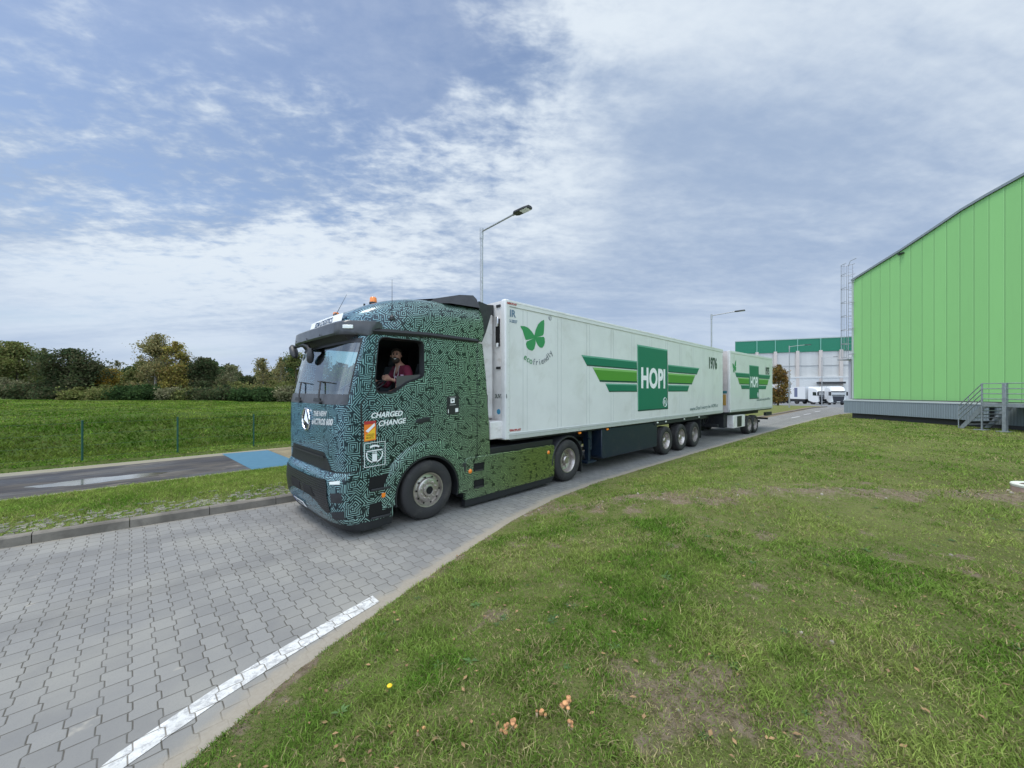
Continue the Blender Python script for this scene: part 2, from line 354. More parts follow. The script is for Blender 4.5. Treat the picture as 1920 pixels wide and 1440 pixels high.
xs = axis_pts([(-400, -60, 20), (-60, -12, 1.5), (-12, -4, 0.4), (-4, 14, 0.09), (14, 30, 0.3), (30, 60, 0.8), (60, 120, 3), (120, 500, 20)])
ys = axis_pts([(-200, -30, 10), (-30, -8, 0.8), (-8, -2, 0.25), (-2, 5.4, 0.09), (5.4, 8, 0.5), (8, 11, 0.08), (11, 24, 0.25), (24, 44, 0.5), (44, 70, 2), (70, 500, 20)])
me, co = grid_mesh('ground', xs, ys, ground)
bv = bare(co[:, 0], co[:, 1]); bv = np.where(co[:, 1] > 8, 0.15 * bv, bv); col_attr(me, 'bare', np.stack([bv] * 3, -1))
me.polygons.foreach_set('use_smooth', [True] * len(me.polygons))
def m_ground():
    m_ = bpy.data.materials.new('turf_soil'); m_.use_nodes = True; t = NT(m_.node_tree); b = t.n['Principled BSDF']
    oc = t.node('ShaderNodeTexCoord').outputs['Object']
    at = t.node('ShaderNodeAttribute', attribute_name='bare').outputs['Fac']
    x, y, z = t.xyz(oc)
    st = t.vec(x, t.m('MULTIPLY', y, 1.0), z)
    n1 = t.noise(st, 1.1, 6, 0.65); n2 = t.noise(st, 14, 6, 0.7, 0.6); n3 = t.noise(st, 60, 4, 0.7); nb = t.noise(st, 0.12, 4, 0.6)
    green = t.mix(t.ramp(n1, 0.35, 0.65), (0.115, 0.155, 0.034), (0.175, 0.210, 0.058))
    green = t.mix(t.ramp(n2, 0.35, 0.72), green, (0.20, 0.185, 0.085))
    green = t.mix(t.ramp(n3, 0.50, 0.80, 0, 0.6), green, (0.035, 0.045, 0.016))
    green = t.mix(t.ramp(nb, 0.50, 0.68, 0, 0.5), green, (0.115, 0.115, 0.040))
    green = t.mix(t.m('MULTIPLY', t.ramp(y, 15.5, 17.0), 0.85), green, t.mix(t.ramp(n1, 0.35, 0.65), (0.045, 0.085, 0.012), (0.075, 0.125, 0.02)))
    soil = t.mix(t.ramp(n2, 0.3, 0.7), (0.16, 0.12, 0.078), (0.30, 0.245, 0.17))
    soil = t.mix(t.ramp(n3, 0.62, 0.78, 0, 0.8), soil, (0.38, 0.34, 0.26))
    f = t.ramp(t.m('ADD', at, t.m('MULTIPLY', t.m('SUBTRACT', n2, 0.5), 0.8)), 0.22, 0.62)
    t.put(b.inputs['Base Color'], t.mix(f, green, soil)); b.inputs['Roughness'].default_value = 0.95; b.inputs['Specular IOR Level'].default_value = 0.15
    h = t.m('ADD', t.m('MULTIPLY', n2, 1.0), t.m('MULTIPLY', n3, 0.6))
    bn = t.node('ShaderNodeBump', {'Strength': 1.0, 'Distance': 0.05, 'Height': h}); t.l.new(bn.outputs[0], b.inputs['Normal'])
    return m_
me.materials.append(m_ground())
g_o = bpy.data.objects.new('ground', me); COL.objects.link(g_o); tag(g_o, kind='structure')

# road of interlocking grey pavers
def paver_nodes(t, oc):
    x, y, z = t.xyz(oc)
    W, L = 0.150, 0.215
    wob = t.m('MULTIPLY', t.m('SUBTRACT', t.noise(oc, 0.7, 2, 0.5), 0.5), 0.05)
    v = t.m('ADD', t.m('DIVIDE', t.m('ADD', y, wob), L), 100.0)
    x2 = t.m('ADD', x, wob)
    # zig-zag: a clipped triangle wave along the column
    tri = t.m('SUBTRACT', t.m('ABSOLUTE', t.m('SUBTRACT', t.m('FRACT', v), 0.5)), 0.25)
    trap = t.m('MINIMUM', t.m('MAXIMUM', t.m('MULTIPLY', tri, 7.0), -0.34), 0.34)
    u = t.m('ADD', t.m('ADD', t.m('DIVIDE', x2, W), t.m('MULTIPLY', trap, 0.24)), 100.0)
    cu = t.m('FLOOR', u); fu = t.m('FRACT', u)
    half = t.m('MULTIPLY', t.m('MODULO', cu, 2.0), 0.5)
    v2 = t.m('ADD', v, t.m('ADD', half, 0.25)); cv = t.m('FLOOR', v2); fv = t.m('FRACT', v2)
    eu = t.m('MULTIPLY', t.m('MINIMUM', fu, t.m('SUBTRACT', 1.0, fu)), W)
    ev = t.m('MULTIPLY', t.m('MINIMUM', fv, t.m('SUBTRACT', 1.0, fv)), L)
    e = t.m('MINIMUM', eu, ev)
    joint = t.ramp(e, 0.0018, 0.0052, 1.0, 0.0)
    wn = t.node('ShaderNodeTexWhiteNoise', {'Vector': t.vec(cu, cv, 0.0)}, noise_dimensions='2D').outputs[0]
    return joint, e, wn
def m_road():
    m_ = bpy.data.materials.new('concrete_pavers'); m_.use_nodes = True; t = NT(m_.node_tree); b = t.n['Principled BSDF']
    oc = t.node('ShaderNodeTexCoord').outputs['Object']; joint, e, wn = paver_nodes(t, oc)
    at = t.node('ShaderNodeAttribute', attribute_name='sand').outputs['Fac']
    c = t.mix(wn, (0.180, 0.178, 0.172), (0.230, 0.227, 0.217))
    n = t.noise(oc, 0.8, 5, 0.6); c = t.mix(t.ramp(n, 0.35, 0.7, 0, 0.55), c, (0.30, 0.29, 0.255))
    st = t.noise(t.vec(t.m('MULTIPLY', t.xyz(oc)[0], 0.25), t.xyz(oc)[1], 0.0), 1.2, 4, 0.6)
    c = t.mix(t.ramp(st, 0.5, 0.7, 0, 0.35), c, (0.18, 0.182, 0.185))
    n2 = t.noise(oc, 110, 4, 0.7); c = t.mix(t.ramp(n2, 0.45, 0.75, 0, 0.35), c, (0.15, 0.15, 0.15))
    X_, Y_, Z_ = t.xyz(oc)
    tr = t.m('MULTIPLY', t.ramp(t.m('ABSOLUTE', t.m('SUBTRACT', Y_, 5.75)), 0.0, 0.32, 1.0, 0.0), t.noise(t.vec(t.m('MULTIPLY', X_, 0.3), t.m('MULTIPLY', Y_, 3.0), 1.0), 2.0, 4, 0.6))
    tr2 = t.m('MULTIPLY', t.ramp(t.m('ABSOLUTE', t.m('SUBTRACT', Y_, 7.7)), 0.0, 0.35, 1.0, 0.0), t.noise(t.vec(t.m('MULTIPLY', X_, 0.3), t.m('MULTIPLY', Y_, 3.0), 5.0), 2.0, 4, 0.6))
    c = t.mix(t.m('MULTIPLY', t.m('ADD', tr, tr2, clamp=True), 0.55), c, (0.125, 0.122, 0.118))
    spot = t.ramp(t.noise(oc, 2.3, 2, 0.5), 0.70, 0.76, 0, 0.45); c = t.mix(spot, c, (0.10, 0.098, 0.095))
    pale = t.ramp(t.noise(t.vec(X_, Y_, 9.0), 3.1, 4, 0.65), 0.66, 0.76, 0, 0.5); c = t.mix(pale, c, (0.40, 0.37, 0.31))
    jm = t.ramp(t.noise(oc, 2.5, 3, 0.6), 0.3, 0.6, 0.6, 1.0)
    c = t.mix(t.m('MULTIPLY', joint, jm), c, (0.085, 0.077, 0.062))
    sand = t.ramp(t.m('ADD', at, t.m('MULTIPLY', t.m('SUBTRACT', t.noise(oc, 6, 5, 0.65), 0.5), 0.7)), 0.25, 0.7)
    c = t.mix(t.m('MULTIPLY', sand, 0.85), c, t.mix(t.noise(oc, 40, 4, 0.7), (0.24, 0.205, 0.155), (0.36, 0.325, 0.265)))
    t.put(b.inputs['Base Color'], c); b.inputs['Roughness'].default_value = 0.8; b.inputs['Specular IOR Level'].default_value = 0.3
    h = t.m('ADD', t.m('MULTIPLY', t.ramp(e, 0.0, 0.008), t.m('SUBTRACT', 1.0, t.m('MULTIPLY', sand, 0.8))), t.m('MULTIPLY', n2, 0.12))
    h = t.m('ADD', h, t.m('MULTIPLY', wn, 0.25))
    bn = t.node('ShaderNodeBump', {'Strength': 0.7, 'Distance': 0.006, 'Height': h}); t.l.new(bn.outputs[0], b.inputs['Normal'])
    return m_
def strip(name, xs, lo, hi, n, zf, mat, kind='structure'):
    vs, fs, at = [], [], []
    for x in xs:
        a, b_ = float(lo(x)), float(hi(x))
        for k in range(n + 1):
            y = a + (b_ - a) * k / n; vs.append((x, y, float(zf(x)))); at.append((y - a, b_ - y))
    for i in range(len(xs) - 1):
        for k in range(n):
            p = i * (n + 1) + k; fs.append((p, p + n + 1, p + n + 2, p + 1))
    me = bpy.data.meshes.new(name); me.from_pydata(vs, [], fs); me.materials.append(mat)
    o = bpy.data.objects.new(name, me); COL.objects.link(o); tag(o, kind=kind)
    return o, at
rx = axis_pts([(-60, -6, 1.0), (-6, 12, 0.1), (12, 76, 1.0)])
road, at = strip('road', rx, lambda x: near(x) - 0.10, lambda x: far(x) + 0.05, 40, base, m_road())
at = np.array(at); sand = np.clip(np.exp(-np.maximum(at[:, 0] - 0.10, 0) / 0.16) + 0.7 * np.exp(-np.maximum(at[:, 1] - 0.05, 0) / 0.10), 0, 1)
col_attr(road.data, 'sand', np.stack([sand] * 3, -1))
M_ASPH = pbr('grey_asphalt', (0.17, 0.175, 0.18), 0.9, var=0.2, vscale=0.4, bump=0.3, bscale=60)
yard = MB(); yx = list(range(74, 300, 8))
yard.loft([[(x, -38, float(base(x)) + 0.002), (x, 200, float(base(x)) + 0.002)] for x in yx], False).build('yard', M_ASPH)
tag(bpy.data.objects['yard'], kind='structure')

# kerb stones along the far side
kb = MB()
def kerbstone(x0, x1, top=0.115):
    for (a, b_) in ((x0, x1),):
        y0, y1 = float(far(a)), float(far(b_)); za, zb = float(base(a)), float(base(b_))
        kb.loft([[(a, y0, za - 0.03), (a, y0 + 0.012, za + top - 0.02), (a, y0 + 0.035, za + top), (a, y0 + 0.15, za + top), (a, y0 + 0.15, za - 0.03)],
                 [(b_, y1, zb - 0.03), (b_, y1 + 0.012, zb + top - 0.02), (b_, y1 + 0.035, zb + top), (b_, y1 + 0.15, zb + top), (b_, y1 + 0.15, zb - 0.03)]], True, True)
x = -12.0
while x < 30: kerbstone(x, x + 0.99, 0.14); x += 1.0
while x < 74: kerbstone(x, x + 1.99, 0.12); x += 2.0
tag(kb.build('kerb', pbr('kerb_concrete', (0.165, 0.148, 0.122), 0.9, var=0.3, vscale=2.0, dirt=((0.10, 0.09, 0.075), 5, 0.7), bump=0.35, bscale=80)), kind='structure')

# worn white edge line painted over the pavers
def m_paint():
    m_ = bpy.data.materials.new('worn_white_paint'); m_.use_nodes = True; t = NT(m_.node_tree); b = t.n['Principled BSDF']
    oc = t.node('ShaderNodeTexCoord').outputs['Object']; joint, e, wn = paver_nodes(t, oc)
    c = t.mix(t.ramp(t.noise(oc, 9, 6, 0.7), 0.35, 0.7), (0.66, 0.66, 0.64), (0.46, 0.46, 0.44))
    c = t.mix(t.ramp(t.noise(oc, 22, 6, 0.75), 0.47, 0.62, 0, 0.85), c, (0.33, 0.33, 0.33))
    c = t.mix(t.m('MULTIPLY', joint, 0.85), c, (0.14, 0.12, 0.09))
    t.put(b.inputs['Base Color'], c); b.inputs['Roughness'].default_value = 0.7
    bn = t.node('ShaderNodeBump', {'Strength': 0.6, 'Distance': 0.005, 'Height': t.ramp(e, 0.0, 0.007)}); t.l.new(bn.outputs[0], b.inputs['Normal'])
    return m_
LN = [(-1.3, 2.20), (-0.55, 2.87), (-0.05, 3.255), (0.45, 3.475), (0.95, 3.64), (1.45, 3.785), (1.86, 3.895)]
lx, ly = zip(*LN); lw = 0.083
def lny(x): return np.interp(x, lx, ly)
M_LINE = m_paint()
strip('edge_line', axis_pts([(-1.3, 1.84, 0.05)]), lambda x: lny(x) - lw, lambda x: lny(x) + lw, 1, lambda x: base(x) + 0.004, M_LINE)
M_LINE2 = pbr('lane_mark_white', (0.6, 0.6, 0.6), 0.8)
dm = MB()
for x0 in (37.5, 43.2, 49.5):
    dm.loft([[(x0, 6.0, ZR + 0.005), (x0, 6.13, ZR + 0.005)], [(x0 + 2.6, 6.0 - 0.14, ZR + 0.005), (x0 + 2.6, 6.13 - 0.14, ZR + 0.005)]], False)
tag(dm.build('centre_line', M_LINE2), kind='structure')

# asphalt strip with puddle, pale edging and the blue bay
def m_path():
    m_ = bpy.data.materials.new('muddy_asphalt'); m_.use_nodes = True; t = NT(m_.node_tree); b = t.n['Principled BSDF']
    oc = t.node('ShaderNodeTexCoord').outputs['Object']; x, y, z = t.xyz(oc)
    st = t.vec(t.m('MULTIPLY', x, 0.35), y, 0.0)
    c = t.mix(t.ramp(t.noise(st, 1.2, 5, 0.65, 0.8), 0.42, 0.66), (0.030, 0.028, 0.030), (0.09, 0.078, 0.062))
    c = t.mix(t.ramp(t.noise(st, 2.6, 5, 0.7, 0.6), 0.56, 0.72, 0, 0.8), c, (0.24, 0.205, 0.15))
    pale = t.m('ADD', t.ramp(y, 12.25, 12.02), t.ramp(y, 15.15, 15.5))
    pale = t.m('ADD', pale, t.m('MULTIPLY', t.m('SUBTRACT', t.noise(st, 4, 4, 0.6), 0.5), 0.8))
    c = t.mix(t.ramp(pale, 0.35, 0.8, 0, 0.85), c, (0.27, 0.245, 0.17))
    t.put(b.inputs['Base Color'], c); t.put(b.inputs['Roughness'], t.ramp(t.noise(st, 1.0, 3, 0.6), 0.4, 0.6, 0.45, 0.9))
    bn = t.node('ShaderNodeBump', {'Strength': 0.3, 'Distance': 0.01, 'Height': t.noise(oc, 90, 4, 0.7)}); t.l.new(bn.outputs[0], b.inputs['Normal'])
    return m_
ZP = 0.045
tag(MB().loft([[(-12, 11.9, ZP), (-12, 15.95, ZP)], [(5.1, 11.9, ZP), (5.1, 15.95, ZP)]], False).build('path', m_path()), kind='structure')
def m_blue():
    m_ = bpy.data.materials.new('blue_bay_paint'); m_.use_nodes = True; t = NT(m_.node_tree); b = t.n['Principled BSDF']
    oc = t.node('ShaderNodeTexCoord').outputs['Object']; x, y, z = t.xyz(oc)
    fx = t.m('FRACT', t.m('MULTIPLY', y, 2.6)); fy = t.m('FRACT', t.m('MULTIPLY', x, 1.3))
    g = t.m('MAXIMUM', t.ramp(t.m('ABSOLUTE', t.m('SUBTRACT', fx, 0.5)), 0.42, 0.48), t.m('MULTIPLY', t.ramp(t.m('ABSOLUTE', t.m('SUBTRACT', fy, 0.5)), 0.45, 0.49), 0.3))
    c = t.mix(t.m('MULTIPLY', g, 0.45), t.mix(t.noise(oc, 5, 5, 0.6), (0.035, 0.125, 0.19), (0.065, 0.175, 0.245)), (0.04, 0.12, 0.22))
    t.put(b.inputs['Base Color'], c); b.inputs['Roughness'].default_value = 0.75; return m_
tag(MB().add([(2.28, 12.02, ZP + .005), (3.5, 12.02, ZP + .005), (3.42, 15.55, ZP + .005), (2.14, 15.72, ZP + .005)], [(0, 1, 2, 3)]).build('parking_bay', m_blue()), kind='structure')
tag(MB().add([(3.5, 12.0, ZP + .005), (5.1, 12.0, ZP + .005), (5.1, 15.9, ZP + .005), (3.42, 15.9, ZP + .005)], [(0, 1, 2, 3)]).build('sandy_patch', pbr('sandy_soil', (0.20, 0.165, 0.095), 0.95, var=0.3, vscale=2, bump=0.4, bscale=30)), kind='structure')
def m_puddle():
    m_ = bpy.data.materials.new('puddle_water'); m_.use_nodes = True; t = NT(m_.node_tree); b = t.n['Principled BSDF']
    oc = t.node('ShaderNodeTexCoord').outputs['Object']
    t.put(b.inputs['Base Color'], t.mix(t.ramp(t.noise(oc, 1.4, 4, 0.6), 0.35, 0.65), (0.05, 0.048, 0.045), (0.17, 0.16, 0.14)))
    b.inputs['Roughness'].default_value = 0.12; b.inputs['Specular IOR Level'].default_value = 0.9; b.inputs['Coat Weight'].default_value = 0.5; b.inputs['Coat Roughness'].default_value = 0.1
    return m_
pd = []
for k in range(64):
    a = 2 * math.pi * k / 64; r = 1 + 0.16 * math.sin(2 * a + 1) + 0.09 * math.sin(5 * a) + 0.06 * math.sin(9 * a + 2)
    pd.append((-0.45 + 0.95 * r * math.cos(a) - 0.35 * math.sin(a), 13.15 + 0.42 * r * math.sin(a) , ZP + 0.004))
tag(MB().add(pd, [tuple(range(64))]).build('puddle', m_puddle()), kind='structure')
# ---------------------------------------------------------------- the tractor
TC = 6.93                                     # the truck's centre line
TR = thing('tractor_truck', 'truck tractor wrapped in blue and green circuit pattern, driver at its open window', 'truck', (4.6, TC, ZR))
YN, YF = TC - 1.25, TC + 1.25                 # near and far side planes
def xf(z): return float(np.interp(z, [0.9, 1.3, 1.95, 2.06, 2.5, 2.93, 3.12], [2.10, 2.085, 2.09, 2.12, 2.22, 2.34, 2.42]))
def DD(z): return float(np.interp(z, [0.9, 1.9, 2.1, 2.93, 3.12], [0.34, 0.34, 0.33, 0.30, 0.26]))
def front_pt(v, z, off=0.0):                  # v in -1..1 across the cab front
    a = min(1, abs(v)); n = 4.8
    x = xf(z) + DD(z) * (1 - (1 - a ** n) ** (1 / n)) - off
    return (x, TC + v * (1.25 + 0.0), z)
VS = [-1, -0.9992, -0.9975, -0.995, -0.9925, -0.989, -0.982, -0.970, -0.945, -0.91, -0.86, -0.80, -0.7, -0.55, -0.4, -0.2, 0]
VS = VS + [-v for v in VS[-2::-1]]
def front_rows(zs, vs, off=0.0): return [[front_pt(v, z, off) for v in vs] for z in zs]
cab = MB()
zl = [0.93, 1.0, 1.2, 1.4, 1.6, 1.8, 1.93]
cab.loft(front_rows(zl, VS), False)
ws_lo, ws_hi = 2.08, 2.93
PIL = [v for v in VS if v <= -0.955]; PIR = [v for v in VS if v >= 0.955]
for P_ in ([-1, -0.9992, -0.9975, -0.995, -0.9925], [0.9925, 0.995, 0.9975, 0.9992, 1]):
    cab.loft(front_rows([1.93, 2.0, 2.08, 2.2, 2.4, 2.6, 2.8, 2.93], P_), False)
cab.loft(front_rows([2.93, 3.0, 3.12], VS), False)
# flat cab sides with the window opening and wheel arch
def side_outline():
    o = [(xf(z) + DD(z), z) for z in (0.93, 1.2, 1.6, 1.93, 2.06, 2.3, 2.5, 2.7, 2.93, 3.12)]
    o += [(4.70, 3.12), (4.70, 0.66), (4.52, 0.70), (4.42, 0.80)]
    for k in range(9):
        a = R(28 + k * 13.5); o.append((3.62 + 0.90 * math.cos(a), 0.42 + 0.86 * math.sin(a)))
    o += [(2.82, 0.93)]
    return o
WIN = [(2.70, 2.14), (2.68, 2.30), (2.70, 2.55), (2.735, 2.90), (2.775, 2.955), (2.85, 2.97), (3.44, 2.97), (3.50, 2.955), (3.53, 2.90), (3.535, 2.45), (3.52, 2.385), (3.47, 2.35), (3.25, 2.28), (3.06, 2.155), (2.99, 2.11), (2.75, 2.10)]
def sheet_with_hole(mb, outer, hole, y):
    bm = bmesh.new(); loops = [outer] + ([hole] if hole else []); es = []
    for lp in loops:
        vs = [bm.verts.new((p, y, q)) for p, q in lp]
        for i in range(len(vs)): es.append(bm.edges.new((vs[i], vs[(i + 1) % len(vs)])))
    bmesh.ops.triangle_fill(bm, edges=es, use_beauty=True)
    bm.verts.index_update(); mb.add([v.co[:] for v in bm.verts], [tuple(v.index for v in f.verts) for f in bm.faces]); bm.free()
for y in (YN, YF): sheet_with_hole(cab, side_outline(), WIN, y)
cabo = cab.build('cab', M_CIRC, TR, smooth=38)
# window reveals (black rubber frames with depth)
for y, s in ((YN, 1), (YF, -1)):
    fr = MB()
    inn = [(3.12 + (p - 3.12) * 0.955, 2.55 + (q - 2.55) * 0.955) for p, q in WIN]
    fr.loft([[(p, y - 0.004 * s, q) for p, q in WIN], [(p, y + 0.05 * s, q) for p, q in inn], [(p, y + 0.12 * s, q) for p, q in inn]], True)
    out = [(3.12 + (p - 3.12) * 1.03, 2.55 + (q - 2.55) * 1.03) for p, q in WIN]
    fr.loft([[(p, y - 0.003 * s, q) for p, q in out], [(p, y - 0.004 * s, q) for p, q in WIN]], True)
    fr.build('window_frame', M_BLACK, TR, smooth=40)
    gl = MB()
    if s == -1: gl.prism(inn, 'y', y - 0.06, y - 0.065); gl.build('side_window', M_GLASSD, TR)
    else:       # wound down on the near side: only a low strip of glass shows
        gl.prism([(3.06, 2.18), (3.24, 2.28), (3.40, 2.335), (3.50, 2.38), (3.50, 2.41), (3.06, 2.37)], 'y', y + 0.06, y + 0.062); gl.build('side_window', pbr('lowered_glass', (0.075, 0.07, 0.075), 0.25), TR)
# windscreen and the dark panel below it
wv = [-0.9925, -0.989, -0.982, -0.97, -0.955, -0.94, -0.91, -0.86, -0.80, -0.7, -0.55, -0.4, -0.2, 0]; wv = wv + [-v for v in wv[-2::-1]]
MB().loft(front_rows([2.08, 2.2, 2.4, 2.6, 2.8, 2.93], wv, -0.004), False).build('windscreen', M_GLASS, TR, smooth=60)
MB().loft(front_rows([1.93, 2.0, 2.085], wv, 0.003), False).build('cowl_panel', M_GREYP, TR, smooth=60)
bd = MB()                                      # black ceramic border round the glass
bd.loft(front_rows([2.08, 2.2, 2.4, 2.6, 2.8, 2.93], [-0.993, -0.991, -0.987], 0.002), False)
bd.loft(front_rows([2.86, 2.93], wv, 0.002), False); bd.loft(front_rows([2.08, 2.2, 2.4, 2.6, 2.8, 2.93], [0.987, 0.991, 0.993], 0.002), False)
bd.build('windscreen_seal', M_DARK, TR, smooth=60)
# dark interior
it = MB()
it.add([(2.62, YN + .06, 1.2), (2.62, YF - .06, 1.2), (4.6, YF - .06, 1.2), (4.6, YN + .06, 1.2)], [(0, 1, 2, 3)])
it.add([(4.6, YN + .02, 1.2), (4.6, YF - .02, 1.2), (4.6, YF - .02, 3.1), (4.6, YN + .02, 3.1)], [(0, 1, 2, 3)])
it.add([(2.5, YN + .02, 3.06), (2.5, YF - .02, 3.06), (4.6, YF - .02, 3.06), (4.6, YN + .02, 3.06)], [(0, 1, 2, 3)])
for y, s in ((YN, 1), (YF, -1)):
    sheet_with_hole(it, [(2.62, 1.2), (2.50, 1.95), (2.66, 3.08), (4.6, 3.08), (4.6, 1.2)], [(3.12 + (p - 3.12) * 0.955, 2.55 + (q - 2.55) * 0.955) for p, q in WIN], y + 0.12 * s)
it.build('interior_lining', M_INT, TR)
ds = MB(); ds.prism([(2.22, 1.3), (2.22, 2.04), (2.42, 2.12), (2.60, 2.14), (2.74, 2.08), (2.78, 1.9), (2.70, 1.3)], 'y', YN + 0.14, YF - 0.14)
ds.box(2.52, 2.66, 6.0, 6.5, 2.12, 2.20); ds.box(2.5, 2.56, 6.75, 7.1, 2.12, 2.30)
ds.build('dashboard', M_SEAT, TR, bevel=0.02)
for yc in (6.28, 7.58):
    s_ = MB(); s_.box(3.28, 3.80, yc - .25, yc + .25, 1.80, 1.95); s_.prism([(3.70, 1.92), (3.86, 1.92), (4.02, 2.62), (3.90, 2.66)], 'y', yc - .24, yc + .24)
    s_.prism([(3.90, 2.66), (4.0, 2.64), (4.06, 2.86), (3.96, 2.88)], 'y', yc - .14, yc + .14); s_.box(3.40, 3.7, yc - .15, yc + .15, 1.2, 1.80)
    s_.build('seat', M_SEAT, TR, bevel=0.03)
sw = MB(); Mw = Matrix.Translation((2.93, 6.28, 2.20)) @ Matrix.Rotation(R(-32), 4, 'Y')
sw.M = Mw; sw.tube([(0.225 * math.cos(a), 0.225 * math.sin(a), 0) for a in np.linspace(0, 2 * math.pi, 33)], 0.016, 8, False)
for a in (0, 2.3, 4.0): sw.tube([(0, 0, -0.02), (0.22 * math.cos(a), 0.22 * math.sin(a), 0)], 0.014, 6)
sw.tube([(0, 0, 0.0), (0, 0, -0.3)], 0.05, 10); sw.build('steering_wheel', M_BLACK, TR, smooth=60)
# roof: a domed cap above the side rail
def roof_h(x): return float(np.interp(x, [2.36, 2.40, 2.50, 2.57, 2.75, 3.0, 3.36, 3.8, 4.3, 4.80], [0.0, 0.16, 0.29, 0.35, 0.45, 0.55, 0.64, 0.69, 0.72, 0.73]))
def roof_w(x): return float(np.interp(x, [2.36, 2.50, 2.75, 3.0, 3.4, 4.8], [1.06, 1.13, 1.19, 1.22, 1.24, 1.245]))
rows = []
for x in [2.36, 2.38, 2.40, 2.44, 2.50, 2.55, 2.65, 2.75, 2.9, 3.0, 3.2, 3.4, 3.6, 3.8, 4.1, 4.4, 4.7, 4.80]:
    row = []
    for k in range(33):
        a = math.pi * k / 32; ca, sa = math.cos(a), math.sin(a); n = 5.6
        xs_ = x + 0.10 * (1 - min(1, abs(ca))) * 0 + 0.22 * abs(ca) ** 3 * (1 - min(1, (x - 2.4) / 2.4))
        row.append((xs_, TC - roof_w(x) * math.copysign(abs(ca) ** (2 / n), ca), 3.10 + roof_h(x) * abs(sa) ** (2 / n)))
    rows.append(row)
rf = MB().loft(rows, False); rf.add(rows[-1], [tuple(range(33))]); roof = rf.build('roof', M_CIRCR, TR, smooth=40)
# black rail between roof and door
for s, y in ((-1, YN), (1, YF)):
    rail = MB()
    rail.loft([[(2.62, y + s * 0.015, 3.00), (2.62, y + s * .03, 3.05), (2.62, y + s * .005, 3.10), (2.62, y - s * .05, 3.10)],
               [(3.6, y + s * 0.015, 3.045), (3.6, y + s * .035, 3.085), (3.6, y + s * .005, 3.13), (3.6, y - s * .05, 3.13)],
               [(4.72, y + s * 0.015, 3.045), (4.72, y + s * .03, 3.08), (4.72, y + s * .005, 3.12), (4.72, y - s * .05, 3.12)]], False)
    rail.build('roof_rail', M_BLACK, TR, smooth=30)
# sun visor
vz = MB(); secs = []
for v in np.linspace(-1.0, 1.0, 41):
    a = abs(v); back = 0.36 * a ** 14; xx = 2.17 + 0.025 * a ** 2 + back; y = TC + v * 1.275; dz = 0
    secs.append([(xx + 0.18, y, 3.205), (xx + 0.03, y, 3.185), (xx, y, 3.16), (xx - 0.02, y, 3.0), (xx - 0.005, y, 2.972), (xx + 0.05, y, 2.985), (xx + 0.10, y, 3.08), (xx + 0.24, y, 3.12)])
vz.loft(secs, True, True); visor = vz.build('sun_visor', M_VISOR, TR, smooth=35)
mk = MB(); mk.M = Matrix.Translation((2.288, 5.755, 3.085)) @ Matrix.Rotation(R(50), 4, 'Z'); mk.box(-0.012, 0.02, -0.075, 0.075, -0.028, 0.028)
mk.build('marker_lamp', M_LENS, visor, bevel=0.008)
for y in (6.5, 7.15, 7.7):
    MB().lathe([(-0.012, 0.012), (-0.006, 0.012), (0, 0.0)], (2.152, y, 3.02), 8, 'x').build('visor_bolt', M_BLACK, visor)
un = MB(); secs = []                          # dark underside between visor and windscreen
for v in np.linspace(-0.96, 0.96, 15):
    p = front_pt(v, 2.92); q = front_pt(v, 3.10); a = abs(v); xx = 2.24 + 0.025 * a ** 2 + 0.36 * a ** 14
    secs.append([(min(xx, p[0]), p[1], 3.0), (p[0] - 0.006, p[1], 2.90), (q[0] - 0.004, q[1], 3.10)])
un.loft(secs, False).build('visor_bracket', M_BLACK, TR)
# light panel with lettering above the visor
lp = MB(); rowsl = []
for v in np.linspace(-0.62, 0.62, 13):
    y = TC + v * 1.2; xx = 2.325 + 0.10 * abs(v) ** 3
    rowsl.append([(xx + .03, y, 3.18), (xx, y, 3.20), (xx + 0.04, y, 3.365), (xx + 0.10, y, 3.38)])
lpo = lp.loft(rowsl, False).build('name_panel', M_PW, TR, smooth=50)

# --- text
def text(name, body, size, M, mat, parent, xs=1.0, shear=0.0, off=0.0, extrude=0.0015, align='LEFT', spacing=1.0, warp=None):
    cu = bpy.data.curves.new(name, 'FONT'); cu.body = body; cu.size = size; cu.shear = shear; cu.offset = off; cu.extrude = extrude
    cu.align_x = align; cu.space_character = spacing; cu.resolution_u = 4
    o = bpy.data.objects.new(name, cu); COL.objects.link(o)
    dg = bpy.context.evaluated_depsgraph_get(); me = bpy.data.meshes.new_from_object(o.evaluated_get(dg)); me.name = name
    COL.objects.unlink(o); bpy.data.objects.remove(o)
    off_ = root_of(parent).location if parent is not None and root_of(parent).rotation_euler.z == 0 else Vector((0, 0, 0))
    for v in me.vertices:
        p = M @ Vector((v.co.x * xs, v.co.y, v.co.z))
        if warp: p = warp(p)
        v.co = p - off_
    me.materials.clear(); me.materials.append(mat)
    r = bpy.data.objects.new(name, me); COL.objects.link(r); r.parent = parent; return r
def SIDE(x, y, z, rot=0): return Matrix.Translation((x, y, z)) @ Matrix(((1, 0, 0, 0), (0, 0, -1, 0), (0, 1, 0, 0), (0, 0, 0, 1))) @ Matrix.Rotation(R(rot), 4, 'Z')
def FRONT(x, y, z, rot=0): return Matrix.Translation((x, y, z)) @ Matrix(((0, 0, -1, 0), (-1, 0, 0, 0), (0, 1, 0, 0), (0, 0, 0, 1))) @ Matrix.Rotation(R(rot), 4, 'Z')
def wrapf(p): q = front_pt((p.y - TC) / 1.25, p.z); return Vector((q[0] - 0.005, p.y, p.z))
def wrapn(p): a = abs((p.y - TC) / 1.2); return Vector((2.325 + 0.10 * a ** 3 + (p.z - 3.20) * 0.24 - 0.006, p.y, p.z))
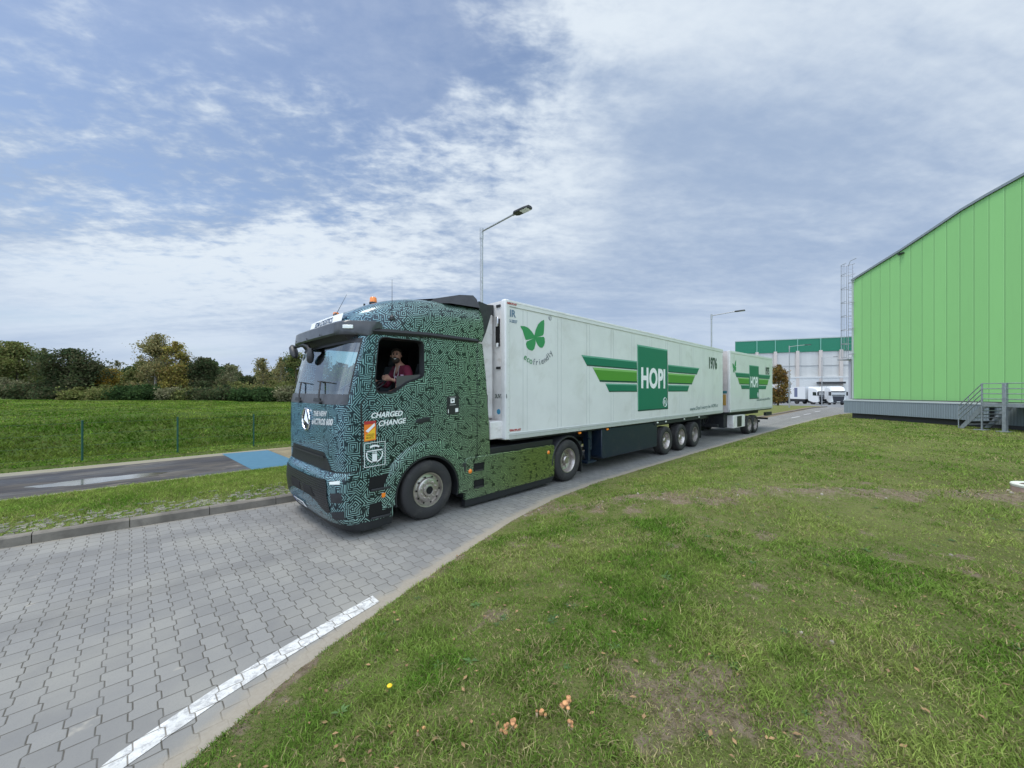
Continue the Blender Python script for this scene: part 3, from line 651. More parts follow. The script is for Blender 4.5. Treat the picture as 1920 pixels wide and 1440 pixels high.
text('lettering', 'EDM LOGISTICS', 0.12, FRONT(2.38, 6.95, 3.255), pbr('letter_navy', (0.10, 0.17, 0.27), 0.5), lpo, xs=0.98, align='CENTER', off=0.003, shear=0.1, warp=wrapn)
text('lettering', 'THE NEW', 0.105, FRONT(2.1, 6.62, 1.735, 2), M_PW, TR, xs=1.15, shear=0.28, off=0.006, warp=wrapf)
text('lettering', 'eACTROS 600', 0.125, FRONT(2.1, 6.70, 1.60, 2), M_PW, TR, xs=1.05, shear=0.28, off=0.007, warp=wrapf)
text('lettering', 'CHARGED', 0.115, SIDE(2.60, YN - 0.004, 1.715, 2), M_PW, TR, xs=0.98, shear=0.28, off=0.003)
text('lettering', '& CHANGE', 0.0001, SIDE(2.60, YN - 0.004, 1.5), M_PW, TR) if False else text('lettering', 'CHANGE', 0.115, SIDE(2.72, YN - 0.004, 1.585, 3), M_PW, TR, xs=0.98, shear=0.28, off=0.003)
# emblem: ring and three pointed star
em = MB(); cx, cy, cz = 2.085, 6.93, 1.665; ring = [(cx - 0.015, cy + 0.175 * math.cos(a), cz + 0.175 * math.sin(a)) for a in np.linspace(0, 2 * math.pi, 41)]
em.tube(ring, 0.018, 8, False)
for k in range(3):
    a = R(90 + 120 * k); tip = (cx - 0.02, cy + 0.172 * math.cos(a), cz + 0.172 * math.sin(a))
    l_ = (cx - 0.005, cy + 0.038 * math.cos(a + R(60)), cz + 0.038 * math.sin(a + R(60))); r_ = (cx - 0.005, cy + 0.038 * math.cos(a - R(60)), cz + 0.038 * math.sin(a - R(60)))
    em.add([(cx - 0.045, cy, cz), tip, l_, r_], [(0, 2, 1), (0, 1, 3)])
emb = em.build('emblem', M_CHROME, TR, smooth=30)
MB().lathe([(0.0, 0.175), (-0.003, 0.0)], (cx + 0.002, cy, cz), 32, 'x').build('emblem_backing', M_BLACK, emb)
# small panel with pictogram on the far front edge
fp = MB(); fp.loft([[front_pt(v, z, 0.004) for v in (0.80, 0.84, 0.88, 0.92)] for z in (1.50, 1.62, 1.74, 1.84)], False); fpo = fp.build('info_panel', M_BLACK, TR)
fq = MB(); fq.loft([[front_pt(v, z, 0.008) for v in (0.83, 0.89)] for z in (1.66, 1.80)], False); fq.build('pictogram', M_PW, fpo); fq = MB(); fq.loft([[front_pt(v, z, 0.008) for v in (0.84, 0.88)] for z in (1.52, 1.60)], False); fq.build('pictogram', M_PW, fpo)
# seams and shut lines
for y, s in ((YN, -1), (YF, 1)):
    sm = MB()
    y0, y1 = (y + s * 0.003, y - s * 0.001)
    def seam(p, w=0.010):
        for (a, b_) in zip(p[:-1], p[1:]):
            dx, dz = b_[0] - a[0], b_[1] - a[1]; L_ = math.hypot(dx, dz); nx, nz = -dz / L_ * w / 2, dx / L_ * w / 2
            sm.prism([(a[0] - nx, a[1] - nz), (b_[0] - nx, b_[1] - nz), (b_[0] + nx, b_[1] + nz), (a[0] + nx, a[1] + nz)], 'y', y0, y1)
    seam([(2.465, 0.95), (2.462, 1.5), (2.455, 1.95)], 0.028); seam([(2.47, 1.95), (2.60, 2.15), (2.70, 2.98)], 0.012)
    seam([(2.70, 3.02), (3.62, 3.02), (3.66, 2.9), (3.66, 1.35)], 0.010); seam([(2.72, 1.33), (3.66, 1.33)], 0.0085)
    seam([(4.25, 1.30), (4.25, 3.04)], 0.008); seam([(4.70, 0.68), (4.70, 3.10)], 0.014)
    sm.build('shut_line', M_BLACK, TR)
sfs = MB(); sfs.loft([[front_pt(v, 0.945, 0.004) for v in VS], [front_pt(v, 0.925, 0.004) for v in VS]], False); sfs.build('lower_gap', M_BLACK, TR)
# side air deflectors behind the cab
for y, s in ((YN, 1), (YF, -1)):
    dp = MB(); dp.prism([(4.715, 0.68), (5.04, 0.88), (5.0, 1.6), (4.93, 2.4), (4.84, 3.04), (4.715, 3.05)], 'y', y + 0.002 * s, y + 0.03 * s); dp.build('side_deflector', M_CIRC, TR, bevel=0.008)
    d2 = MB(); d2.prism([(4.79, 3.08), (4.86, 3.11), (4.90, 3.3), (4.86, 3.55), (4.79, 3.70)], 'y', y + 0.03 * s, y + 0.06 * s); d2.build('roof_side_deflector', M_CIRC, TR)
    d3 = MB(); d3.prism([(4.81, 3.10), (4.96, 3.10), (5.06, 3.3), (5.26, 3.84), (4.88, 3.90), (4.80, 3.72)], 'y', y + 0.16 * s, y + 0.18 * s); d3.build('roof_side_deflector', M_DARK, TR)
rd = MB()
rd.loft([[(3.55, TC - 0.75, 3.76), (3.55, TC, 3.785), (3.55, TC + 0.75, 3.76)], [(3.9, TC - 1.02, 3.80), (3.9, TC, 3.86), (3.9, TC + 1.02, 3.80)], [(4.35, TC - 1.16, 3.92), (4.35, TC, 3.97), (4.35, TC + 1.16, 3.92)],
         [(4.66, TC - 1.18, 3.96), (4.66, TC, 4.02), (4.66, TC + 1.18, 3.96)], [(4.74, TC - 1.19, 3.90), (4.74, TC, 3.97), (4.74, TC + 1.19, 3.90)], [(4.80, TC - 1.20, 3.70), (4.80, TC, 3.72), (4.80, TC + 1.20, 3.70)]], False)
for s in (-1, 1): rd.add([(3.75, TC + s * 0.96, 3.70), (3.9, TC + s * 1.02, 3.80), (4.35, TC + s * 1.16, 3.92), (4.66, TC + s * 1.18, 3.96), (4.74, TC + s * 1.19, 3.90), (4.80, TC + s * 1.22, 3.735), (4.1, TC + s * 1.215, 3.715)], [(0, 1, 2, 3, 4, 5, 6)])
rd.build('roof_spoiler', M_DARK, TR, smooth=28)
# door handle, warning placard, stickers
MB().prism([(3.37, 1.60), (3.40, 1.66), (3.63, 1.69), (3.655, 1.66), (3.63, 1.615), (3.45, 1.575)], 'y', YN - 0.018, YN + 0.01).build('door_handle', M_BLACK, TR, bevel=0.012)
pl = MB().prism([(4.0, 1.70), (4.27, 1.72), (4.27, 2.05), (4.0, 2.03)], 'y', YN - 0.006, YN - 0.001).build('info_panel', M_BLACK, TR)
pq = MB(); yq = YN - 0.0085
pq.prism([(4.08, 1.91), (4.17, 1.915), (4.17, 2.00), (4.08, 1.995)], 'y', yq, YN - 0.006); pq.prism([(4.185, 1.745), (4.25, 1.75), (4.25, 1.82), (4.185, 1.815)], 'y', yq, YN - 0.006)
pq.prism([(4.025, 1.735), (4.04, 1.735), (4.04, 1.80), (4.025, 1.80)], 'y', yq, YN - 0.006); pq.prism([(4.06, 1.875), (4.20, 1.88), (4.20, 1.885), (4.06, 1.88)], 'y', yq, YN - 0.006)
pq.prism([(4.06, 2.012), (4.20, 2.018), (4.20, 2.023), (4.06, 2.017)], 'y', yq, YN - 0.006); bm = bmesh.new(); [MB().add(pq.v[i:i + 8], [tuple(q - i for q in f) for f in pq.f if i <= min(f) and max(f) < i + 8]).build('pictogram', M_PW, pl) for i in range(0, len(pq.v), 8)]; bm.free()
MB().prism([(4.105, 1.935), (4.155, 1.955), (4.105, 1.98)], 'y', YN - 0.010, YN - 0.008).build('pictogram', M_BLACK, pl)
st = MB().prism([(2.500, 1.365), (2.685, 1.38), (2.685, 1.675), (2.500, 1.67)], 'y', YN - 0.005, YN - 0.001).build('warning_sticker', pbr('sticker_orange', (0.78, 0.20, 0.02), 0.5), TR)
MB().prism([(2.520, 1.385), (2.668, 1.40), (2.668, 1.57), (2.520, 1.46)], 'y', YN - 0.007, YN - 0.005).build('sticker_panel', pbr('sticker_yellow', (0.85, 0.52, 0.03), 0.5), st)
MB().prism([(2.500, 1.62), (2.685, 1.63), (2.685, 1.675), (2.500, 1.67)], 'y', YN - 0.007, YN - 0.005).build('sticker_band', pbr('sticker_red', (0.42, 0.03, 0.03), 0.5), st)
MB().prism([(2.52, 1.525), (2.66, 1.64), (2.668, 1.60), (2.56, 1.50)], 'y', YN - 0.009, YN - 0.007).build('sticker_mark', M_PW, st)
for i, ln in enumerate(('ANGLES', 'MORTS')): text('lettering', ln, 0.045, SIDE(2.53, YN - 0.0095, 1.445 - 0.042 * i, 3), pbr('sticker_ink', (0.30, 0.17, 0.01), 0.6), st, xs=0.78, off=0.001, extrude=0.0005)
cb = MB(); cyc = YN - 0.005
def arc_strip(mb, cx, cz, r0, r1, a0, a1, y0, y1, n=28):
    for k in range(n):
        a, b_ = R(a0 + (a1 - a0) * k / n), R(a0 + (a1 - a0) * (k + 1) / n)
        mb.prism([(cx + r0 * math.cos(a), cz + r0 * math.sin(a)), (cx + r1 * math.cos(a), cz + r1 * math.sin(a)), (cx + r1 * math.cos(b_), cz + r1 * math.sin(b_)), (cx + r0 * math.cos(b_), cz + r0 * math.sin(b_))], 'y', y0, y1)
arc_strip(cb, 2.665, 1.165, 0.118, 0.136, 165, 375, cyc, YN - 0.001); arc_strip(cb, 2.665, 1.165, 0.112, 0.142, 55, 125, cyc, YN - 0.001, 12)
cb.prism([(2.627, 1.03), (2.703, 1.03), (2.703, 1.165), (2.627, 1.165)], 'y', cyc, YN - 0.001)
for x in (2.632, 2.652, 2.672, 2.692): cb.prism([(x, 1.17), (x + .008, 1.17), (x + .008, 1.20), (x, 1.20)], 'y', cyc, YN - 0.001)
cb.prism([(2.545, 1.205), (2.79, 1.215), (2.79, 1.232), (2.545, 1.222)], 'y', cyc, YN - 0.001)
for (a, b_) in (((2.505, 0.975), (2.835, 0.985)), ((2.835, 0.985), (2.835, 1.345)), ((2.835, 1.345), (2.505, 1.335)), ((2.505, 1.335), (2.505, 0.975))):
    dx, dz = b_[0] - a[0], b_[1] - a[1]; L_ = math.hypot(dx, dz); nx, nz = -dz / L_ * .004, dx / L_ * .004
    cb.prism([(a[0] - nx, a[1] - nz), (b_[0] - nx, b_[1] - nz), (b_[0] + nx, b_[1] + nz), (a[0] + nx, a[1] + nz)], 'y', cyc, YN - 0.001)
cb.build('round_logo', M_PW, TR)
# wipers
for y0, y1, yb, in ((6.50, 5.98, 6.28), (7.45, 6.95, 7.25)):
    w_ = MB()
    def wp(y, z, o=0.03): q = front_pt((y - TC) / 1.25, z, o); return q
    w_.tube([wp(yb, 1.96), wp(yb + 0.05, 2.05, 0.05), wp(yb + 0.16, 2.27, 0.035)], 0.013, 6); w_.tube([wp(y0 + 0.0, 2.285, 0.02), wp(y1, 2.25, 0.02)], 0.009, 6)
    w_.tube([wp(yb + 0.16, 2.27, 0.035), wp(y0 + 0.1, 2.29, 0.03)], 0.008, 6)
    w_.lathe([(-0.04, 0.0), (-0.035, 0.028), (0.02, 0.03)], wp(yb, 1.955, 0.0), 10, 'x'); w_.build('wiper', M_BLACK, TR, smooth=50)
    b_ = MB(); b_.loft([[wp(yb + dy, z, 0.012) for dy in (0.06, 0.18, 0.28, 0.36)] for z in (1.965, 1.995, 2.02)], False); b_.build('washer_cover', M_BLACK, TR)
# camera mirrors: dark pods hanging at the far roof corner, and the short front camera
for k, pts in enumerate(([(2.42, 8.00, 3.03), (2.34, 8.25, 3.02), (2.30, 8.38, 2.99)], [(2.33, 8.30, 3.0), (2.22, 7.8, 2.97), (2.20, 7.45, 2.95), (2.20, 7.25, 2.90), (2.20, 7.14, 2.80)])):
    arm = MB().tube(pts, 0.035, 8).build('mirror_arm', M_BLACK, TR, smooth=50)
    e_ = pts[-1]; pod = MB()
    if k == 0: pod.M = Matrix.Translation((e_[0] + 0.0, e_[1] + 0.07, e_[2] - 0.08)) @ Matrix.Rotation(R(50), 4, 'X'); pod.loft([[(0.07 * s_ * math.cos(a), y_, 0.062 * s_ * math.sin(a)) for a in np.linspace(0, 2 * math.pi, 17)[:-1]] for y_, s_ in ((-.16, .5), (-.11, .95), (0.0, 1.1), (.10, 1.0), (.16, .45))], True, True)
    else: pod.M = Matrix.Translation((e_[0], e_[1], e_[2] - 0.07)) @ Matrix.Rotation(R(10), 4, 'X'); pod.loft([[(0.05 * s_ * math.cos(a), 0.085 * s_ * math.sin(a), z_) for a in np.linspace(0, 2 * math.pi, 17)[:-1]] for z_, s_ in ((-.12, .5), (-.08, 1.0), (0.02, 1.15), (.09, .8), (.14, .5))], True, True)
    pod.build('mirror_head', M_DARK, arm, smooth=50)
# roof furniture: beacons, aerials, horn stub
for (x, y, z, s_) in ((3.05, 6.55, 3.665, 1.0), (2.78, 7.55, 3.50, 0.9)):
    b_ = MB().lathe([(0, 0.07 * s_), (0.03, 0.07 * s_), (0.03, 0.05)], (x, y, z), 16, 'z').build('beacon_base', M_BLACK, TR)
    MB().lathe([(0.03, 0.062 * s_), (0.105, 0.058 * s_), (0.12, 0.045), (0.12, 0.0)], (x, y, z), 16, 'z').build('beacon', M_ORANGE, b_, smooth=40)
def aerial(p, d, L_, r_=0.005):
    a_ = MB().tube([p, (p[0] + d[0] * L_, p[1] + d[1] * L_, p[2] + d[2] * L_)], r_, 6, True, 0.002); a_.lathe([(-0.03, 0.045), (0.015, 0.04), (0.04, 0.018), (0.06, 0.0)], p, 10, 'z'); a_.build('aerial', M_BLACK, TR)
aerial((2.50, 6.82, 3.42), (0.30, -0.42, 0.86), 0.42); aerial((2.98, 5.73, 3.30), (0, 0, 1), 0.62, 0.006)
MB().lathe([(-0.03, 0.02), (0.05, 0.018), (0.05, 0.0)], (3.02, 6.85, 3.665), 8, 'z').build('roof_stub', M_BLACK, TR)

# --- bumper: rounded body, black grille and chin
def bump_pt(v, z, off=0.0):
    a = min(1, abs(v)); n = 4.2; x0 = float(np.interp(z, [0.08, 0.16, 0.3, 0.6, 0.84, 0.93], [2.20, 2.12, 2.04, 2.00, 2.02, 2.07]))
    return (x0 + 0.42 * (1 - (1 - a ** n) ** (1 / n)) - off, TC + v * (1.262 if z > 0.14 else 1.25), z)
bz = [0.15, 0.2, 0.3, 0.45, 0.6, 0.75, 0.84, 0.89, 0.925]
bmp = MB(); rows = []
for z in bz: rows.append([(2.96 + (0.0 if z < 0.8 else 0.06), YN - 0.012, z)] + [bump_pt(v, z) for v in VS] + [(2.96 + (0.0 if z < 0.8 else 0.06), YF + 0.012, z)])
bmp.loft(rows, False)
top = rows[-1]; n_ = len(top); bmp.add(top + [(p[0] + 0.12, TC + (p[1] - TC) * 0.93, 0.93) for p in top], [(i, i + 1, i + 1 + n_, i + n_) for i in range(n_ - 1)])
bo = bmp.build('bumper', M_CIRC, TR, smooth=40)
def on_bump(name, poly, mat, off=0.012, parent=None, depth=0.0):
    """thin plate following the bumper: poly in (y, z)"""
    bm = bmesh.new(); vs = [bm.verts.new((0, y, z)) for y, z in poly]; f = bm.faces.new(vs)
    for k in range(12):
        y = TC - 1.2 + k * 0.2
        bmesh.ops.bisect_plane(bm, geom=bm.verts[:] + bm.edges[:] + bm.faces[:], plane_co=(0, y, 0), plane_no=(0, 1, 0))
    for z in np.arange(0.2, 0.95, 0.1): bmesh.ops.bisect_plane(bm, geom=bm.verts[:] + bm.edges[:] + bm.faces[:], plane_co=(0, 0, z), plane_no=(0, 0, 1))
    bm.verts.index_update(); mb = MB(); mb.add([bump_pt((v.co.y - TC) / 1.262, v.co.z, off) for v in bm.verts], [tuple(v.index for v in f.verts) for f in bm.faces]); bm.free()
    return mb.build(name, mat, parent or TR, smooth=60)
def m_grille():
    m_ = bpy.data.materials.new('grille_mesh'); m_.use_nodes = True; t = NT(m_.node_tree); b = t.n['Principled BSDF']
    x, y, z = t.xyz(t.node('ShaderNodeTexCoord').outputs['Object'])
    row = t.m('FLOOR', t.m('MULTIPLY', z, 30)); fz = t.m('FRACT', t.m('MULTIPLY', z, 30)); fy = t.m('FRACT', t.m('ADD', t.m('MULTIPLY', y, 15), t.m('MULTIPLY', row, 0.5)))
    k = t.m('MINIMUM', t.m('MULTIPLY', t.m('MINIMUM', fy, t.m('SUBTRACT', 1.0, fy)), 2.0), t.m('MINIMUM', fz, t.m('SUBTRACT', 1.0, fz)))
    h = t.ramp(k, 0.08, 0.25)
    t.put(b.inputs['Base Color'], t.mix(h, (0.018, 0.02, 0.024), (0.003, 0.003, 0.004))); b.inputs['Roughness'].default_value = 0.4
    bn = t.node('ShaderNodeBump', {'Strength': 1.0, 'Distance': 0.02, 'Height': t.m('SUBTRACT', 1.0, h)}); t.l.new(bn.outputs[0], b.inputs['Normal']); return m_
M_GRILLE = m_grille()
gp = [(8.02, 0.82), (7.4, 0.80), (6.5, 0.80), (5.97, 0.83), (5.92, 0.70), (5.88, 0.35), (5.98, 0.33), (6.28, 0.45), (6.55, 0.50), (7.3, 0.50), (7.58, 0.45), (7.88, 0.33), (7.98, 0.35), (7.94, 0.70)]
gr = on_bump('grille', gp, M_GRILLE)
on_bump('grille_opening', [(7.45, 0.66), (6.98, 0.64), (6.98, 0.50), (7.45, 0.50)], pbr('void_black', (0.003, 0.003, 0.003), 0.9), 0.016, gr); on_bump('grille_opening', [(6.80, 0.64), (6.45, 0.64), (6.3, 0.52), (6.5, 0.50), (6.80, 0.50)], MC['void_black'], 0.016, gr)
# upper intake between the cab front and bumper
ui = MB(); up = [(7.78, 1.05), (7.70, 1.20), (6.16, 1.20), (6.00, 1.05), (5.93, 0.935), (7.90, 0.935)]
bm = bmesh.new(); bm.faces.new([bm.verts.new((0, y, z)) for y, z in up])
for k in range(12): bmesh.ops.bisect_plane(bm, geom=bm.verts[:] + bm.edges[:] + bm.faces[:], plane_co=(0, 5.8 + k * 0.2, 0), plane_no=(0, 1, 0))
bm.verts.index_update(); ui.add([front_pt((v.co.y - TC) / 1.25, v.co.z, 0.006) for v in bm.verts], [tuple(v.index for v in f.verts) for f in bm.faces]); bm.free()
uo = ui.build('intake_grille', M_BLACK, TR)
iv = MB()
for y0, y1, z in ((6.14, 7.74, 1.13),):
    iv.loft([[(front_pt((y - TC) / 1.25, z)[0] - 0.03, y, z + 0.012), (front_pt((y - TC) / 1.25, z)[0] - 0.03, y, z - 0.012), (front_pt((y - TC) / 1.25, z)[0], y, z - 0.02)] for y in np.linspace(y0, y1, 12)], False)
iv.build('intake_slat', M_DARK, uo)
for s in (1, -1):
    on_bump('headlight', [(TC + s * 1.06, 0.80), (TC + s * 1.215, 0.83), (TC + s * 1.215, 0.775), (TC + s * 1.07, 0.765)][::s], M_LENS, 0.014)
    on_bump('fog_lamp', [(TC + s * 1.10, 0.64), (TC + s * 1.235, 0.65), (TC + s * 1.235, 0.50), (TC + s * 1.10, 0.50)][::s], M_DARK, 0.014)
    on_bump('fog_lamp', [(TC + s * 1.08, 0.36), (TC + s * 1.235, 0.38), (TC + s * 1.235, 0.25), (TC + s * 1.08, 0.24)][::s], M_DARK, 0.014)
cn = MB(); rows = []
for z, o_ in ((0.155, 0.006), (0.10, -0.02), (0.03, -0.10)): rows.append([(2.95, YN - 0.010 - o_ * 0.2, z)] + [bump_pt(v, 0.15, o_)[:2] + (z,) for v in VS] + [(2.95, YF + 0.01, z)])
cn.loft(rows, False).build('chin', M_BLACK, TR, smooth=40)
np_ = on_bump('number_plate', [(7.42, 0.31), (6.90, 0.31), (6.90, 0.20), (7.42, 0.20)], M_PW, 0.016)
on_bump('plate_band', [(7.46, 0.315), (7.41, 0.315), (7.41, 0.195), (7.46, 0.195)], pbr('plate_blue', (0.02, 0.05, 0.32), 0.4), 0.018, np_)
text('lettering', 'GER DE 91', 0.105, FRONT(2.0, 7.39, 0.218), pbr('plate_ink', (0.02, 0.02, 0.02), 0.5), np_, xs=0.86, off=0.002, extrude=0.0005, warp=lambda p: Vector((bump_pt((p.y - TC) / 1.262, p.z, 0.021)[0], p.y, p.z)))
# entry steps cut in the bumper side
for y, s in ((YN, -1), (YF, 1)):
    for zz in ((0.60, 0.83), (0.17, 0.42)):
        q = MB(); q.prism([(2.56, zz[0] + 0.03), (2.60, zz[0]), (2.92, zz[0] + 0.01), (2.95, zz[1] - 0.02), (2.92, zz[1]), (2.58, zz[1] - 0.01)], 'y', y + s * 0.017, y + s * 0.0)
        so_ = q.build('entry_step', MC['void_black'], TR)
        t_ = MB(); t_.box(2.60, 2.92, min(y + s * 0.02, y + s * 0.045), max(y + s * 0.02, y + s * 0.045), zz[0] + 0.0, zz[0] + 0.035); t_.build('step_tread', M_DARK, so_, bevel=0.008)
    MB().box(2.77, 2.88, min(y + s * 0.014, y + s * 0.03), max(y + s * 0.014, y + s * 0.03), 0.475, 0.545).build('side_marker', M_ORANGE, TR, bevel=0.006)
# front wheel arches
def arch_band(cx, cz, r0, r1, a0, a1, y0, y1, n=28, r0x=1.0):
    rings = []
    for k in range(n + 1):
        a = R(a0 + (a1 - a0) * k / n); c_, s_ = math.cos(a), math.sin(a)
        rings.append([(cx + r0 * c_, y1, cz + r0 * s_), (cx + r0 * c_, y0, cz + r0 * s_), (cx + (r0 + 0.6 * (r1 - r0)) * c_, y0 - (y1 - y0) * 0.0, cz + (r0 + 0.6 * (r1 - r0)) * s_), (cx + r1 * c_, y0 + (0.03 if y1 > y0 else -0.03), cz + r1 * s_), (cx + r1 * c_, y1, cz + r1 * s_)])
    return rings
for y, s in ((YN, 1), (YF, -1)):
    a_ = MB().loft(arch_band(3.62, 0.40, 0.635, 0.885, -12, 188, y - s * 0.035, y + s * 0.35), True, True); a_.build('wheel_arch', M_CIRC, TR, smooth=40)
    MB().loft(arch_band(3.62, 0.40, 0.60, 0.636, -15, 192, y - s * 0.028, y + s * 0.6), True, True).build('arch_liner', M_BLACK, TR, smooth=40)
    MB().box(4.28, 4.42, min(y - s * .03, y + s * .01), max(y - s * .03, y + s * .01), 0.62, 0.80).build('arch_vent', M_DARK, TR, bevel=0.01)
    # long side fairing over the batteries
    f_ = MB(); f_.prism([(4.41, 0.10), (6.98, 0.14), (7.02, 0.20), (7.02, 0.84), (6.97, 0.88), (4.46, 0.88), (4.41, 0.84)], 'y', y - s * 0.02, y + s * 0.06); fo = f_.build('side_fairing', M_CIRC, TR, bevel=0.012)
    MB().box(4.42, 7.0, min(y + s * .06, y + s * .5), max(y + s * .06, y + s * .5), 0.12, 0.86).build('battery_case', M_CHASSIS, TR)
    MB().prism([(4.40, -0.02), (6.90, 0.02), (7.02, 0.14), (4.41, 0.10)], 'y', y - s * 0.010, y + s * 0.10).build('sill', M_BLACK, TR)
    MB().box(4.44, 7.0, min(y + s * .02, y + s * .4), max(y + s * .02, y + s * .4), 0.88, 1.0).build('catwalk', M_BLACK, TR, bevel=0.01)
    for z0 in (0.60, 0.28):
        sp = MB().box(4.60, 4.86, min(y - s * .024, y), max(y - s * .024, y), z0, z0 + 0.16).build('side_step', MC['void_black'], TR)
        MB().box(4.63, 4.83, min(y - s * .03, y), max(y - s * .03, y), z0 + 0.0, z0 + 0.03).build('step_tread', M_DARK, sp)
    for (x, z) in ((4.52, 0.625), (6.80, 0.72)): MB().lathe([(-0.022 * s, 0.0), (-0.02 * s, 0.03), (0, 0.045)], (x, y - s * 0.02, z), 14, 'y').build('side_marker', M_ORANGE, TR, smooth=50)
# chassis
ch = MB()
for yy in (TC - 0.42, TC + 0.42): ch.box(2.5, 8.35, yy - 0.04, yy + 0.04, 0.66, 0.94)
ch.box(3.45, 3.80, TC - 1.0, TC + 1.0, 0.36, 0.50); ch.box(7.45, 7.65, TC - 1.0, TC + 1.0, 0.34, 0.54); ch.box(4.7, 6.9, TC - 0.9, TC + 0.9, 0.30, 0.80)
ch.box(2.5, 3.0, TC - 1.1, TC + 1.1, 0.25, 0.85); ch.box(8.2, 8.35, TC - 1.1, TC + 1.1, 0.7, 0.82); ch.build('chassis', M_CHASSIS, TR, bevel=0.01)
fw = MB().prism([(6.9, 1.02), (7.0, 1.08), (7.9, 1.08), (8.1, 1.0), (8.1, 0.94), (6.9, 0.94)], 'y', TC - 0.42, TC + 0.42); fw.build('fifth_wheel', M_CHASSIS, TR)
for y, s in ((YN, 1), (YF, -1)): MB().loft(arch_band(7.54, 0.42, 0.585, 0.63, 5, 182, y - s * 0.03, y + s * 0.58), True, True).build('rear_mudguard', M_DARK, TR, smooth=40); MB().box(8.10, 8.13, min(y, y + s * .55), max(y, y + s * .55), 0.08, 0.50).build('mud_flap', M_BLACK, TR)

# --- wheels
def wheel_meshes(kind, Rr=0.50, w=0.30):
    """kind: steer (hub face out) or drive (deep dish). The face looks to -Y; centre at the origin, outer face at y=0."""
    rim = MB(); b = 0.286
    if kind == 'steer':
        rim.lathe([(0.02, b + .012), (0.0, b + .006), (0.002, b - 0.01), (0.035, b - 0.02), (0.05, b - 0.03), (0.04, b - 0.075), (0.005, 0.195), (-0.005, 0.175), (-0.005, 0.115), (0.0, 0.108)], (0, 0, 0), 48)
        rim.lathe([(0.0, 0.108), (-0.03, 0.10), (-0.035, 0.07), (-0.02, 0.055), (0.02, 0.05)], (0, 0, 0), 32)
        for k in range(10):
            a = 2 * math.pi * k / 10 + .1; rim.lathe([(-0.004, 0.017), (-0.03, 0.016), (-0.034, 0.0)], (0.145 * math.cos(a), 0, 0.145 * math.sin(a)), 6)
    else:
        rim.lathe([(0.02, b + .012), (0.0, b + .006), (0.002, b - 0.01), (0.02, b - 0.022), (0.09, b - 0.04), (0.135, b - 0.055), (0.15, 0.19), (0.125, 0.16), (0.12, 0.11), (0.06, 0.10), (0.04, 0.08), (0.04, 0.0)], (0, 0, 0), 48)
        for k in range(10):
            a = 2 * math.pi * k / 10 + .1; rim.lathe([(0.12, 0.017), (0.09, 0.016), (0.086, 0.0)], (0.135 * math.cos(a), 0, 0.135 * math.sin(a)), 6)
    holes = MB()
    for k in range(10):
        a = 2 * math.pi * (k + .5) / 10; yh, rr = (0.018, 0.225) if kind == 'steer' else (0.1435, 0.21)
        holes.lathe([(0.0, 0.017), (-0.003, 0.0)], (rr * math.cos(a), yh, rr * math.sin(a)), 10)
    if kind == 'steer': holes.lathe([(-0.036, 0.064), (-0.0365, 0.0)], (0, 0, 0), 20)
    ty = MB(); ty.lathe([(0.03, b), (0.0, b + .012), (-0.018, b + .05), (-0.024, b + 0.10), (-0.018, Rr - 0.055), (0.0, Rr - 0.022), (0.012, Rr - 0.012), (0.03, Rr - 0.002), (0.05, Rr)] +
             [(0.05 + (w - .1) * q / 20, Rr - (0.008 if q % 5 == 0 else 0)) for q in range(1, 20)] + [(w - 0.05, Rr), (w - 0.01, Rr - .02), (w, Rr - .06), (w, b), (w - .02, b - .03)], (0, 0, 0), 72)
    return rim, holes, ty
WH = {}
def wheel(kind, parent, loc, mat, flip=False, Rr=0.50):
    key = (kind, mat.name, Rr)
    if key not in WH:
        rim, holes, ty = wheel_meshes(kind, Rr); rim.cur = 1; rim.add(holes.v, holes.f); r = rim.build('wheel', [mat, pbr('void_black', (0.003,) * 3, 0.9)], None, smooth=35)
        t_ = ty.build('tyre', M_TYRE, None, smooth=45); t_.parent = r; WH[key] = r; o = r
    else: o = copy_tree(WH[key])
    o.parent = parent; o.location = Vector(loc) - parent.location if parent.rotation_euler.z == 0 else Vector(loc)
    o.rotation_euler = (0, R(random.Random(str(loc)).uniform(0, 60)), math.pi if flip else 0); return o
zc = ZR + 0.50
wheel('steer', TR, (3.62, YN - 0.01, zc), M_RIM); wheel('steer', TR, (3.62, YF + 0.01, zc), M_RIM, True)
wheel('drive', TR, (7.54, YN - 0.02, zc), M_RIM); wheel('drive', TR, (7.54, YF + 0.02, zc), M_RIM, True)
